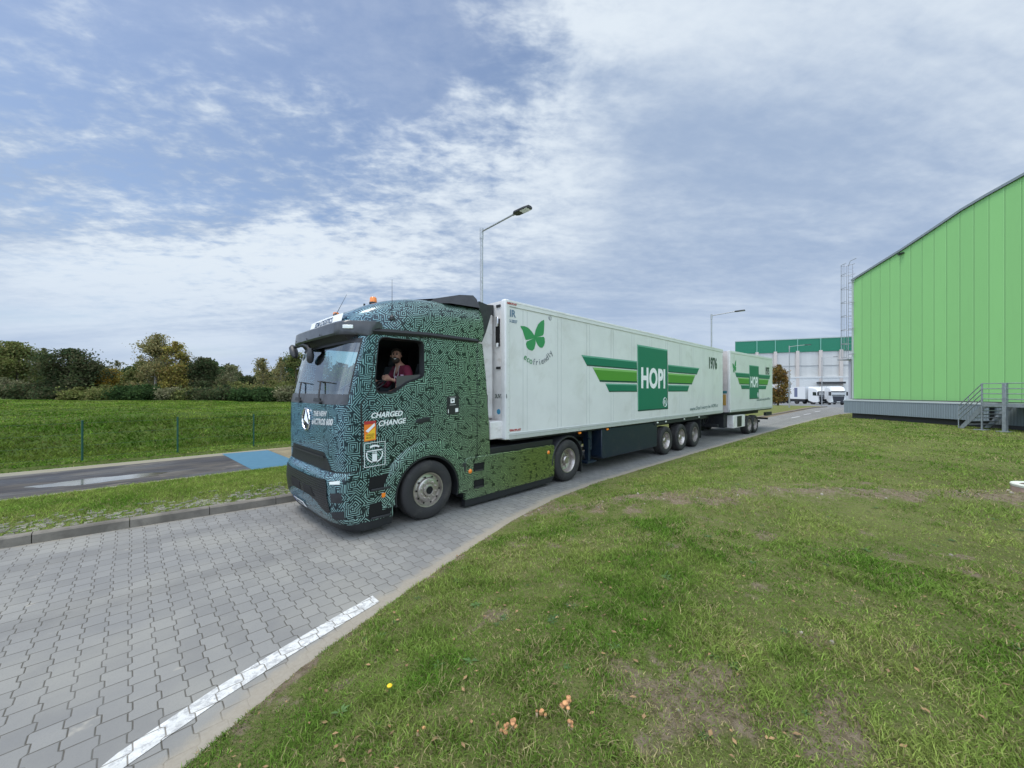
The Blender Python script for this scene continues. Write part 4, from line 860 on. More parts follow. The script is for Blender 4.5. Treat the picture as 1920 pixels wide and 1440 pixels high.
# ---------------------------------------------------------------- trailers
M_DG = pbr('logo_green', (0.005, 0.155, 0.085), 0.45); M_DG2 = pbr('logo_green_dark', (0.003, 0.055, 0.04), 0.45); M_DG3 = pbr('logo_green_edge', (0.12, 0.36, 0.25), 0.45)
M_LG = pbr('logo_light_green', (0.075, 0.27, 0.028), 0.45); M_LG3 = pbr('logo_light_green_edge', (0.22, 0.48, 0.13), 0.45)
M_BF = pbr('butterfly_green', (0.035, 0.26, 0.085), 0.5); M_INK = pbr('lettering_dark', (0.03, 0.06, 0.045), 0.5); M_INKG = pbr('lettering_grey', (0.14, 0.16, 0.18), 0.5); M_INKN = pbr('lettering_faded', (0.20, 0.26, 0.25), 0.6)
def side_decals(TRL, X, Z, yy, kx, kz, number, small, org=(0, 0, 0), local=False, nkx=None, wkx=None):
    """X,Z map logo coordinates of the long trailer's side to the trailer's own side; yy: side plane"""
    def band(name, poly, mat, d, par):
        return MB().prism([(X(p), Z(q)) for p, q in poly], 'y', yy - d, yy - 0.0005).build(name, mat, par, local=local)
    # wings: (left top, left bottom, right top, right bottom, z top, z bottom)
    lg = band('logo', [(11.01, 1.50), (13.17, 1.50), (13.13, 3.54), (10.97, 3.54)], M_DG, 0.006, TRL)
    band('logo_edge', [(10.97, 3.49), (13.13, 3.49), (13.13, 3.54), (10.97, 3.54)], M_DG3, 0.008, lg); band('logo_edge', [(11.01, 1.50), (13.17, 1.50), (13.17, 1.54), (11.01, 1.54)], M_DG2, 0.008, lg)
    band('logo_edge', [(13.13, 1.50), (13.17, 1.50), (13.13, 3.54), (13.09, 3.54)], M_DG2, 0.0075, lg); band('logo_edge', [(11.01, 1.50), (11.05, 1.50), (11.01, 3.54), (10.97, 3.54)], M_DG3, 0.0075, lg)
    for (a, b_, c, d, zt, zb, m1, m3) in ((8.05, 8.30, 16.13, 15.86, 3.03, 2.77, M_DG, M_DG3), (8.55, 8.90, 15.70, 15.34, 2.74, 2.37, M_LG, M_LG3), (9.17, 9.36, 15.10, 14.92, 2.33, 2.10, M_DG, M_DG3)):
        for side in (0, 1):
            if side == 0: P = [(a, zt), (10.94, zt), (10.96, zb), (b_, zb)]
            else: P = [(13.19, zt), (c, zt), (d, zb), (13.20, zb)]
            w = band('logo_wing', P, m1, 0.006, lg); h = (zt - zb); l_, r_ = (a, 10.94) if side == 0 else (13.19, c); lb, rb = (b_, 10.96) if side == 0 else (13.20, d)
            band('logo_edge', [(l_, zt), (r_, zt), (r_ + (rb - r_) * .16, zt - h * .16), (l_ + (lb - l_) * .16, zt - h * .16)], m3, 0.008, w)
            band('logo_edge', [(lb, zb), (rb, zb), (rb + (r_ - rb) * .12, zb + h * .12), (lb + (l_ - lb) * .12, zb + h * .12)], M_DG2, 0.008, w)
    def S(x, z, rot=0): return SIDE(X(x), yy - 0.0075, Z(z), rot)
    text('lettering', 'HOPI', 0.86 * kz, S(12.08, 2.24), M_PW, lg, xs=0.86 * kx / kz, off=0.034 * kz, align='CENTER', extrude=0.001, spacing=1.06)
    text('lettering', number, 0.64 * kz, S(17.16, 3.08), M_INK, TRL, xs=0.84 * (nkx or kx) / kz, off=0.026 * kz, extrude=0.001)
    text('lettering', "www.Don't worry be HOPI.cz", 0.20 * kz, S(15.15, 1.36, 1.2), M_INKN, TRL, xs=1.28 * (wkx or kx) / kz, shear=0.2, off=0.004, extrude=0.001)
    rr = [(X(12.93 + 0.15 * math.cos(a)), yy - 0.009, Z(1.74 + 0.15 * math.sin(a))) for a in np.linspace(0, 2 * math.pi, 25)]
    MB().tube(rr, 0.012 * kz, 4, False).build('logo_ring', M_PW, lg, local=local); text('lettering', 'R', 0.22 * kz, S(12.86, 1.665), M_PW, lg, off=0.003, extrude=0.001)
    # butterfly outline, in the picture coordinates of the trailer's front part
    bw = [[(593, 400), (570, 365), (540, 335), (510, 322), (475, 320), (480, 335), (495, 360), (505, 395), (515, 425), (522, 438), (545, 436), (585, 425), (550, 442), (528, 452), (522, 470), (528, 500), (545, 520), (575, 530), (592, 515), (603, 470), (603, 425)],
          [(593, 400), (605, 350), (625, 305), (650, 280), (675, 268), (677, 300), (675, 345), (672, 385), (665, 400), (640, 408), (612, 415), (640, 412), (672, 412), (680, 425), (682, 460), (672, 490), (660, 505), (640, 503), (620, 480), (606, 450), (600, 420)]]
    c_, s_ = math.cos(YAW), math.sin(YAW)
    def unp(a, b_):
        px, py = 870 + a / 4.5, 540 + b_ / 4.5; r = (px - 960) / 721; t_ = 5.63 / (s_ - c_ * r); return ((c_ + s_ * r) * t_, 2.14 + (732 - py) / 721 * t_)
    for poly in bw:
        bm = bmesh.new(); vs = [bm.verts.new((X(unp(*p)[0]), yy - 0.004, Z(unp(*p)[1]))) for p in poly]
        es = [bm.edges.new((vs[i], vs[(i + 1) % len(vs)])) for i in range(len(vs))]; bmesh.ops.triangle_fill(bm, edges=es, use_beauty=True); bm.verts.index_update()
        MB().add([v.co[:] for v in bm.verts], [tuple(v.index for v in f.verts) for f in bm.faces]).build('butterfly_wing', M_BF, TRL, local=local); bm.free()
    if not small:
        word = 'ecofriendly'
        for i, ch_ in enumerate(word):
            a = R(236 + i * 9.1); cx_, cz_, r_ = 6.33, 3.30, 0.60
            text('lettering', ch_, 0.19, S(cx_ + r_ * math.cos(a) * 1.1, cz_ + r_ * math.sin(a), math.degrees(a) - 270), M_BF if i < 3 else M_INKG, TRL, align='CENTER', extrude=0.001)
    return lg

TL = thing('semi_trailer', 'long white refrigerated semi-trailer with winged green logo and number 1976', 'trailer', (12.2, TC, ZR))
TY0, TY1, TX0, TX1, TZ0, TZ1 = 5.63, 8.23, 5.38, 19.04, 1.13, 3.99
bx = MB(); bx.box(TX0 + 0.12, TX1, TY0, TY1, TZ0 + 0.13, TZ1 - 0.02); bx.build('box_body', M_WHITE, TL)
pn = MB(); X0 = 5.9
for i, x in enumerate(np.arange(5.92, TX1 - 0.3, 1.18)): pn.box(x - 0.006, x + 0.006, TY0 - 0.002, TY0, TZ0 + .15, TZ1 - .16); pn.box(x + 0.125, x + 0.135, TY0 - 0.002, TY0, TZ0 + .15, TZ1 - .16)
pn.build('panel_seam', M_SEAM, TL)
for z0, z1, nm in ((TZ0, TZ0 + 0.13, 'bottom_rail'), (TZ1 - 0.13, TZ1, 'top_rail')):
    for y, s in ((TY0, -1), (TY1, 1)):
        r_ = MB()
        r_.box(TX0 + 0.1, TX1, min(y + s * .018, y - s * .05), max(y + s * .018, y - s * .05), z0, z1)
        r_.box(TX0 + 0.1, TX1, min(y + s * .026, y), max(y + s * .026, y), z0 + .085, z0 + .098)
        r_.build(nm, M_WHITE if nm == 'top_rail' else M_RAIL, TL, bevel=0.006)
for y, s in ((TY0, -1), (TY1, 1)): cp = MB(); cp.box(TX0, TX0 + 0.14, min(y + s * .02, y - s * .12), max(y + s * .02, y - s * .12), TZ0, TZ1 + .01); cp.build('corner_post', M_WHITE, TL, bevel=0.035, segs=4)
MB().box(TX0 + 0.03, TX0 + 0.13, TY0 + 0.10, TY1 - 0.10, TZ0, TZ1 - .01).build('front_wall', M_WHITE2, TL)
for z in np.arange(TZ0 + 0.15, TZ1 - 0.1, 0.17): MB().lathe([(-0.024, 0.0), (-0.022, 0.009), (-0.018, 0.010)], (TX0 + 0.10, TY0, float(z)), 6, 'y').build('rivet', M_RAIL, TL)
lt = MB(); lt.box(TX0 + 0.015, TX0 + 0.03, 5.80, 5.92, 3.05, 3.62); lt.build('recess_panel', MC['void_black'], TL)
MB().box(TX0 - 0.005, TX0 + 0.02, 5.83, 5.90, 3.46, 3.66).build('door_latch', M_CHROME, TL, bevel=0.01); MB().box(TX0 + 0.0, TX0 + 0.02, 5.83, 5.90, 3.03, 3.12).build('door_latch', M_PW, TL, bevel=0.01)
for z in (3.86, 2.58, 1.20): MB().box(TX0 + 0.01, TX0 + 0.032, 5.78, 5.90, z, z + 0.05).build('wall_fitting', M_BLACK, TL)
MB().lathe([(-0.004, 0.0), (-0.003, 0.055), (0.0, 0.055)], (TX0 + 0.03, 5.84, 1.70), 20, 'x').build('round_sticker', pbr('sticker_blue', (0.04, 0.28, 0.45), 0.5), TL)
text('lettering', '3UV3453', 0.12, FRONT(TX0 + 0.027, 5.95, 1.98), M_INK, TL, off=0.002, xs=0.8)
st_ = text('lettering', 'IR', 0.20, SIDE(5.52, TY0 - 0.004, 3.66), pbr('letter_slate', (0.13, 0.20, 0.28), 0.5), TL, off=0.006); text('lettering', '10-2027', 0.085, SIDE(5.46, TY0 - 0.004, 3.54), MC['letter_slate'], TL, off=0.002)
q = MB(); q.box(5.43, 5.76, TY0 - .003, TY0, 3.855, 3.875); q.box(5.43, 5.445, TY0 - .003, TY0, 3.50, 3.875); q.build('label_frame', MC['letter_slate'], TL)
text('lettering', 'FERROPLAST', 0.062, SIDE(5.50, TY0 - 0.003, 1.295), pbr('letter_red', (0.40, 0.02, 0.02), 0.5), TL, off=0.002)
text('lettering', 'FERROPLAST', 0.05, SIDE(5.42, TY0 - 0.03, 3.90), MC['letter_red'], TL, off=0.001)
text('lettering', 'R', 0.07, SIDE(6.79, TY0 - 0.004, 3.77), M_INKG, TL); MB().tube([(6.815 + .05 * math.cos(a), TY0 - .004, 3.795 + .05 * math.sin(a)) for a in np.linspace(0, 6.283, 17)], 0.004, 4, False).build('logo_ring', M_INKG, TL)
side_decals(TL, lambda x: x, lambda z: z, TY0, 1.0, 1.0, '1976', False)
# refrigeration unit on the front wall
rf_ = MB(); rf_.prism([(TX0, 1.55), (5.02, 1.60), (4.97, 1.75), (4.90, 3.20), (4.93, 3.38), (5.15, 3.68), (5.24, 3.73), (TX0, 3.72)], 'y', 5.97, 7.9); rfo = rf_.build('fridge_unit', M_WHITE2, TL, bevel=0.04, segs=3)
MB().box(4.985, 5.0, 6.0, 7.86, 1.72, 1.76).build('fridge_seam', M_DARK, rfo); MB().box(5.04, 5.22, 5.955, 5.975, 1.80, 2.05).build('fridge_display', M_BLACK, rfo, bevel=0.01)
MB().box(4.98, 5.30, 5.962, 5.972, 2.10, 2.106).build('fridge_seam', M_SEAM, rfo)
dk = MB().prism([(5.05, 3.60), (5.20, 3.90), (TX0 + .02, 3.93), (TX0 + .02, 3.70), (5.1, 3.5)], 'y', 5.98, 7.88); dk.build('fridge_top_grille', M_DARK, TL, bevel=0.01)
MB().box(5.05, 5.42, 5.70, 6.1, 1.16, 1.52).build('front_fitting', M_WHITE2, TL, bevel=0.02)
# underbody
ub = MB()
for yy in (TC - 0.65, TC + 0.65): ub.box(6.9, TX1 - 0.05, yy - 0.06, yy + 0.06, 0.85, TZ0)
ub.box(5.6, TX1, TY0 + .06, TY1 - .06, TZ0 - 0.05, TZ0)
for xa in (13.06, 14.37, 15.68): ub.box(xa - .08, xa + .08, TC - 1.0, TC + 1.0, 0.36, 0.50)
ub.box(18.85, 18.95, TC - 1.15, TC + 1.15, 0.48, 0.60)
for yy in (TC - .5, TC + .5): ub.box(18.8, 18.92, yy - .05, yy + .05, 0.5, 1.1)
for s in (-1, 1): ub.box(12.2, 17.0, TC + s * 1.24 - .04, TC + s * 1.24 + .04, 0.99, 1.10)
ub.build('chassis', M_CHASSIS, TL, bevel=0.01)
for y, s in ((TY0, 1), (TY1, -1)):
    MB().prism([(9.05, 1.08), (9.05, 0.34), (9.12, 0.28), (12.42, 0.28), (12.45, 1.08)], 'y', y + s * 0.04, y + s * 0.5).build('pallet_box', M_NAVY, TL, bevel=0.02)
    lg_ = MB(); lg_.box(8.62, 8.78, min(y + s * .18, y + s * .34), max(y + s * .18, y + s * .34), 0.55, 1.1); lg_.box(8.65, 8.75, min(y + s * .2, y + s * .32), max(y + s * .2, y + s * .32), 0.26, 0.6); lg_.box(8.50, 8.9, min(y + s * .12, y + s * .4), max(y + s * .12, y + s * .4), 0.22, 0.27)
    lg_.tube([(8.60, y + s * .2, 0.9), (8.5, y + s * .02, 0.85), (8.5, y + s * .02, 0.65)], 0.015, 6); lg_.build('landing_leg', M_NAVY, TL)
    for xa in (13.06, 14.37, 15.68): wheel('drive', TL, (xa, y - s * 0.0, zc - .02), M_RIM if xa < 15 else M_RIMD, s < 0, 0.485)
    for xm in (7.95, 9.25, 12.35, 13.0, 14.6, 16.1): MB().box(xm, xm + 0.09, min(y - s * .005, y + s * .03), max(y - s * .005, y + s * .03), 1.05, 1.10).build('side_marker', M_ORANGE if xm < 12 else M_LENS, TL, bevel=0.005)
    MB().box(16.35, 16.38, min(y + s * .02, y + s * .6), max(y + s * .02, y + s * .6), 0.22, 1.0).build('mud_flap', M_BLACK, TL)
rd_ = MB(); rd_.box(TX1, TX1 + 0.05, TY0 + .01, TY1 - .01, TZ0 + .05, TZ1 - .03); rd_.build('rear_door', M_DARK, TL)

# second, short trailer, slightly turned
P1 = Vector((19.47, 5.47)); P2 = Vector((25.95, 5.09)); A2 = math.atan2(P2.y - P1.y, P2.x - P1.x); L2 = (P2 - P1).length; W2 = 2.58
pc = P1 + Vector((math.cos(A2), math.sin(A2))) * L2 / 2 + Vector((-math.sin(A2), math.cos(A2))) * W2 / 2
T2 = thing('box_trailer', 'short white box trailer numbered 1975 coupled behind the long semi-trailer', 'trailer', (pc.x, pc.y, ZR), A2)
hx, hy = L2 / 2, W2 / 2; z0_, z1_ = 1.13 - ZR, 3.97 - ZR
b = MB(); b.box(-hx + .08, hx, -hy, hy, z0_ + .1, z1_ - .02); b.build('box_body', M_WHITE, T2, local=True)
MB().box(-hx + .02, -hx + .09, -hy + .06, hy - .06, z0_, z1_ - .02).build('front_wall', pbr('aged_panel', (0.62, 0.57, 0.55), 0.6, var=0.1, dirt=((0.35, 0.28, 0.2), 2, 0.5)), T2, local=True)
for zz0, zz1, nm in ((z0_, z0_ + .11, 'bottom_rail'), (z1_ - .11, z1_, 'top_rail')):
    for s in (-1, 1): b = MB(); b.box(-hx, hx, min(s * hy - s * .05, s * hy + s * .016), max(s * hy - s * .05, s * hy + s * .016), zz0, zz1); b.build(nm, M_RAIL if nm[0] == 'b' else M_WHITE, T2, bevel=0.006, local=True)
for s in (-1, 1): b = MB(); b.box(-hx, -hx + .12, min(s * hy - s * .1, s * hy + s * .018), max(s * hy - s * .1, s * hy + s * .018), z0_, z1_); b.build('corner_post', M_WHITE, T2, bevel=0.02, local=True)
MB().box(-hx + .005, -hx + .02, -hy + .16, -hy + .42, 1.45 - ZR, 1.95 - ZR).build('front_sticker', pbr('sticker_ochre', (0.50, 0.30, 0.07), 0.6), T2, local=True)
MB().box(-hx + .005, -hx + .02, -hy + .12, -hy + .6, 2.0 - ZR, 2.12 - ZR).build('front_sticker', pbr('sticker_teal', (0.05, 0.20, 0.22), 0.6), T2, local=True)
def px_s(px):                                   # picture column -> position along this trailer's side
    r = (px - 960) / 721; dx, dy = math.cos(YAW) + math.sin(YAW) * r, math.sin(YAW) - math.cos(YAW) * r
    e = P2 - P1; t_ = (P1.x * dy - P1.y * dx) / (e.y * dx - e.x * dy); return t_ * L2 - hx
a0, a1 = px_s(1405), px_s(1422.5)
def X2(x): return a0 + (x - 10.99) / (13.15 - 10.99) * (a1 - a0)
sx = (a1 - a0) / 2.16
def X2b(x):                                     # outer marks sit nearer to the ends than a plain scale would put them
    if x < 7.5: return -hx + 0.30 + (x - 5.8) * 0.62
    if 15.14 < x < 15.16: return px_s(1418.5)
    if x > 16.5: return hx - 1.30 + (x - 17.16) * 0.80
    if 14.9 < x < 16.5 and False: return 0
    return X2(x)
def Z2(z): return 2.50 - ZR + (z - 2.52) * 0.78 if z < 3.3 or True else z
def Z2b(z): return (2.56 - ZR) + (z - 2.52) * 0.84
side_decals(T2, X2b, Z2b, -hy - 0.001, sx, 0.84, '1975', True, local=True, nkx=0.66, wkx=(px_s(1445) - px_s(1419)) / 3.3)
b = MB()
for s in (-1, 1): b.box(-hx + .2, hx - .1, s * .55 - .06, s * .55 + .06, 0.9, z0_)
b.box(-hx, hx, -hy + .05, hy - .05, z0_ - .06, z0_); b.box(-3.9, -hx + .4, -.12, .12, 0.72, 0.86); b.box(-4.2, -3.9, -.3, .3, .62, .8)
for xa in (0.68, 2.02): b.box(xa - .07, xa + .07, -1, 1, .44, .56)
b.box(hx - .35, hx - .25, -1.15, 1.15, .56, .66); b.box(-hx + .1, -1.2, -1.0, 1.0, .45, 1.15)
b.build('chassis', M_CHASSIS, T2, bevel=0.01, local=True)
b = MB(); b.box(px_s(1376), px_s(1398), -hy + .02, -hy + .5, 0.42, 1.02); ub2 = b.build('underslung_unit', M_WHITE2, T2, bevel=0.03, local=True)
b = MB(); b.box(px_s(1383), px_s(1391), -hy + .005, -hy + .02, 0.47, 0.97); b.build('vent_grille', M_DARK, ub2, local=True)
for s in (-1, 1):
    for xa in (px_s(1406), px_s(1417)): w_ = wheel('drive', T2, (xa, s * (hy - 0.02), 0.46), M_RIMD, s > 0, 0.46)
    b = MB(); b.box(hx - 1.2, hx - .1, min(s * hy, s * hy - s * .1), max(s * hy, s * hy - s * .1), .82, 1.0); b.build('side_rail', M_BLACK, T2, local=True)
dbar = thing('towing_drawbar', 'black steel drawbar and hoses linking the two white trailers', 'drawbar', (18.9, TC - 0.2, ZR))
b = MB(); b.box(17.2, 19.9, TC - .3, TC - .1, 0.55, 0.72); b.box(17.0, 17.3, TC - .6, TC + .3, .45, .8); b.build('drawbar', M_CHASSIS, dbar, bevel=0.01)
b = MB()
for k in range(3): b.tube([(18.3, TC - .5 + .1 * k, .95), (18.8, TC - .5 + .1 * k, .6 - .04 * k), (19.4, TC - .5 + .1 * k, .6), (19.8, TC - .5 + .1 * k, .95)], 0.018, 6)
b.build('air_hose', M_BLACK, dbar)

# ---------------------------------------------------------------- the driver
PS = thing('person', 'bearded smiling driver in a dark red hoodie at the open cab window, hands on wheel', 'person', (3.55, 6.25, 1.95))
def skin_mesh(name, pts, edges, radii, mat, parent, sub=2):
    me = bpy.data.meshes.new(name); off = root_of(parent).location
    me.from_pydata([tuple(Vector(p) - off) for p in pts], edges, []); o = bpy.data.objects.new(name, me); COL.objects.link(o)
    o.modifiers.new('skin', 'SKIN'); sv = me.skin_vertices[0].data
    for i, r_ in enumerate(radii): sv[i].radius = (r_, r_) if not isinstance(r_, tuple) else r_
    sv[0].use_root = True
    s_ = o.modifiers.new('sub', 'SUBSURF'); s_.levels = sub; s_.render_levels = sub
    dg = bpy.context.evaluated_depsgraph_get(); m2 = bpy.data.meshes.new_from_object(o.evaluated_get(dg)); m2.name = name; o.modifiers.clear(); o.data = m2
    m2.materials.clear(); m2.materials.append(mat); m2.polygons.foreach_set('use_smooth', [True] * len(m2.polygons)); o.parent = parent; return o
M_SKIN = pbr('skin', (0.38, 0.20, 0.14), 0.55); M_HOOD = pbr('hoodie_maroon', (0.11, 0.004, 0.022), 0.85, bump=0.3, bscale=60); M_HAIR = pbr('hair_dark', (0.03, 0.02, 0.014), 0.8, bump=0.5, bscale=120)
hd = Vector((3.30, 6.20, 2.745)); nk = Vector((3.37, 6.22, 2.60)); chs = Vector((3.44, 6.25, 2.43)); pel = Vector((3.56, 6.28, 2.03))
shN, shF = Vector((3.43, 6.05, 2.51)), Vector((3.43, 6.46, 2.51)); elN, elF = Vector((3.42, 5.93, 2.22)), Vector((3.30, 6.56, 2.22)); haN, haF = Vector((3.10, 6.03, 2.33)), Vector((3.05, 6.45, 2.30))
pts = [pel, (pel + chs) / 2, chs, nk, hd + Vector((0.02, 0, -0.09)), hd + Vector((0.0, 0, -0.03)), hd + Vector((0.01, 0, 0.04)), hd + Vector((0.02, 0, 0.10)), shN, elN, haN, shF, elF, haF, (3.2, 6.16, 2.06), (3.15, 6.16, 1.65), (3.2, 6.40, 2.06), (3.15, 6.40, 1.65)]
edg = [(0, 1), (1, 2), (2, 3), (3, 4), (4, 5), (5, 6), (6, 7), (2, 8), (8, 9), (9, 10), (2, 11), (11, 12), (12, 13), (0, 14), (14, 15), (0, 16), (16, 17)]
rad = [0.15, 0.14, 0.15, 0.058, 0.062, 0.082, 0.092, 0.055, 0.065, 0.05, 0.027, 0.065, 0.05, 0.027, 0.08, 0.055, 0.08, 0.055]
body = skin_mesh('body', pts, edg, rad, M_SKIN, PS)
# face and hands joined to the body mesh
fb = MB(); fd = Vector((-0.62, -0.78, 0.0)).normalized(); sdv = Vector((fd.y, -fd.x, 0)).normalized(); upv = Vector((0, 0, 1))
def fpnt(f, s_, u): return hd + fd * f + sdv * s_ + upv * u
fb.loft([[fpnt(.075, -.012, .03), fpnt(.075, .012, .03)], [fpnt(.118, -.02, -.022), fpnt(.118, .02, -.022)], [fpnt(.09, -.018, -.032), fpnt(.09, .018, -.032)]], False)
for s_ in (-1, 1): fb.lathe([(-0.02, 0.0), (0.0, 0.019), (0.015, 0.014)], tuple(fpnt(-0.01, s_ * 0.086, -0.005)), 10, 'y')
def ball(mb, c, r, n=10, sx=1, sz=1):
    c = Vector(c); rings = []
    for k in range(n // 2 + 1):
        a = math.pi * k / (n // 2) - math.pi / 2; rings.append([c + Vector((r * sx * math.cos(a) * math.cos(2 * math.pi * j / n), r * math.cos(a) * math.sin(2 * math.pi * j / n), r * sz * math.sin(a))) for j in range(n)])
    mb.loft(rings, True)
def hand(mb, w, grip, up):
    w = Vector(w); g = Vector(grip).normalized(); u = Vector(up).normalized(); n_ = g.cross(u).normalized()
    mb.loft([[w + g * t_ + u * (wd * math.cos(a)) + n_ * (0.016 * math.sin(a)) for a in np.linspace(0, 2 * math.pi, 11)[:-1]] for t_, wd in ((-.02, .026), (.02, .034), (.06, .042), (.085, .042))], True, True)
    for i, L_ in enumerate((0.068, 0.078, 0.073, 0.058)):
        o_ = w + g * .08 + u * (0.031 - 0.021 * i); c1 = o_ + g * L_ * .45 + n_ * .008; c2 = c1 + g * L_ * .12 + n_ * L_ * .42; c3 = c2 - g * L_ * .30 + n_ * .008
        mb.tube([o_, c1, c2, c3], 0.0098, 8, True, 0.0078)
    mb.tube([w + g * .015 + u * .03, w + g * .05 + u * .058 + n_ * .012, w + g * .078 + u * .05 + n_ * .032], 0.0115, 8, True, 0.009)
hand(fb, haN, (-0.85, -0.12, 0.15), (0.1, 0.0, 1)); hand(fb, haF, (-0.85, -0.1, 0.1), (0.1, 0, 1))
extra = fb.build('tmp_parts', M_SKIN, PS, smooth=60)
bmj = bmesh.new(); bmj.from_mesh(body.data); bmj.from_mesh(extra.data); bmj.to_mesh(body.data); bmj.free(); bpy.data.objects.remove(extra)
body.data.polygons.foreach_set('use_smooth', [True] * len(body.data.polygons))
hood = skin_mesh('hoodie', [pel, (pel + chs) / 2, chs, chs + Vector((-.035, -.01, .135)), shN, elN, haN + (elN - haN) * .18, shF, elF, haF + (elF - haF) * .18], [(0, 1), (1, 2), (2, 3), (2, 4), (4, 5), (5, 6), (2, 7), (7, 8), (8, 9)], [0.175, 0.165, 0.175, 0.092, 0.088, 0.068, 0.042, 0.085, 0.068, 0.042], M_HOOD, PS)
hb = MB(); ball(hb, hd + fd * -0.036 + upv * 0.055, 0.092, 14, 1, 0.9); hb.build('hair', M_HAIR, PS, smooth=80)
br = MB(); ball(br, hd + fd * 0.026 + upv * -0.078, 0.072, 12, 1, 0.85); br.build('beard', M_HAIR, PS, smooth=80)
fe = MB()
for s_ in (-1, 1): ball(fe, fpnt(.083, s_ * .030, .018), 0.011, 8)
fe.build('eyes', M_BLACK, PS); mo = MB(); mo.loft([[fpnt(.106, s_, -.058 + abs(s_) * .35), fpnt(.106, s_, -.070 + abs(s_) * .5)] for s_ in (-.020, -.010, 0, .010, .020)], False); mo.build('teeth', M_PW, PS)
eb = MB()
for s_ in (-1, 1): eb.tube([fpnt(.086, s_ * .015, .038), fpnt(.085, s_ * .045, .042)], 0.006, 6)
eb.build('eyebrows', M_HAIR, PS)
ly_ = MB(); ly_.tube([nk + Vector((-.03, -.06, -.03)), Vector((3.27, 6.08, 2.40)), Vector((3.26, 6.14, 2.28)), Vector((3.27, 6.22, 2.40)), nk + Vector((-.05, .03, -.03))], 0.005, 5); ly_.build('lanyard', pbr('lanyard_white', (0.5, 0.5, 0.5), 0.7), PS)
for i, p in enumerate(((3.325, 6.02, 2.38), (3.30, 6.20, 2.36))): MB().loft([[Vector(p) + Vector((0, -.035, 0)), Vector(p) + Vector((-.02, .03, 0))], [Vector(p) + Vector((0, -.03, .03)), Vector(p) + Vector((-.02, .035, .035))]], False).build('chest_print', pbr('print_pink', (0.5, 0.3, 0.4), 0.7), PS)
# ---------------------------------------------------------------- street lamps
def make_lamp(loc, H, label, arm=1.45):
    L_ = thing('street_lamp', label, 'street lamp', loc, 0, 'street lamps along the far kerb')
    z = 0
    m_ = MB(); m_.tube([(0, 0, -0.1), (0, 0, 1.2)], 0.075, 16); m_.tube([(0, 0, 1.2), (0, 0, H * .62)], 0.062, 16); m_.tube([(0, 0, H * .62), (0, 0, H)], 0.048, 16); m_.tube([(0, 0, H - .30), (0, 0, H + .04)], 0.058, 16)
    m_.build('pole', M_GALV, L_, smooth=40, local=True)
    m_ = MB(); m_.tube([(0, 0, H - .06), (0, -arm, H + .02)], 0.028, 10); m_.build('arm', M_GALV, L_, smooth=40, local=True)
    h = MB(); h.loft([[(sx * w, y, H + .02 + dz) for sx, dz in ((-1, -.035), (1, -.035), (1, .02), (.5, .045), (-.5, .045), (-1, .02))] for y, w in ((-arm - .02, .07), (-arm - .10, .125), (-arm - .45, .125), (-arm - .62, .10))], True, True)
    ho = h.build('lamp_head', M_DARK, L_, bevel=0.008, local=True)
    MB().box(-.10, .10, -arm - .58, -arm - .30, H - .022, H - .012).build('lens', pbr('lamp_lens', (0.55, 0.58, 0.55), 0.3), ho, local=True)
    MB().tube([(0, -arm + .05, H + .02), (0, -arm - .06, H + .02)], 0.04, 10).build('spigot', M_GALV, L_, smooth=40, local=True)
    return L_
C_, S_ = math.cos(YAW), math.sin(YAW)
def on_row(px, Y):                               # a point of the row Y seen in picture column px
    r = (px - 960) / 721; return Y / (S_ - C_ * r) * (C_ + S_ * r)
def fr(px, F):                                   # point at depth F in picture column px
    r = (px - 960) / 721 * F; return (F * C_ + r * S_, F * S_ - r * C_)
LY = 9.3
LAMPS = [(903, 7.22, 'grey street lamp rising behind the truck cab and trailer front, nearest and tallest in view'), (1334, 7.45, 'grey street lamp rising behind the rear end of the long trailer'),
         (1480, 7.45, 'grey street lamp with a small sign on its pole, on grass before parked trucks'), (1541, 7.75, 'farthest grey street lamp, standing before the cab of the parked white truck')]
lo = []
for px, H_, lb in LAMPS:
    x_ = on_row(px, LY); zb = float(ground(x_, LY)); lo.append(make_lamp((x_, LY, zb), H_ - zb - 0.0, lb))
sg = MB(); sg.box(-.26, .26, -.10, -.08, 2.35, 2.95); sg.build('lamp_sign', pbr('sign_back_grey', (0.22, 0.24, 0.27), 0.6), lo[2], local=True)

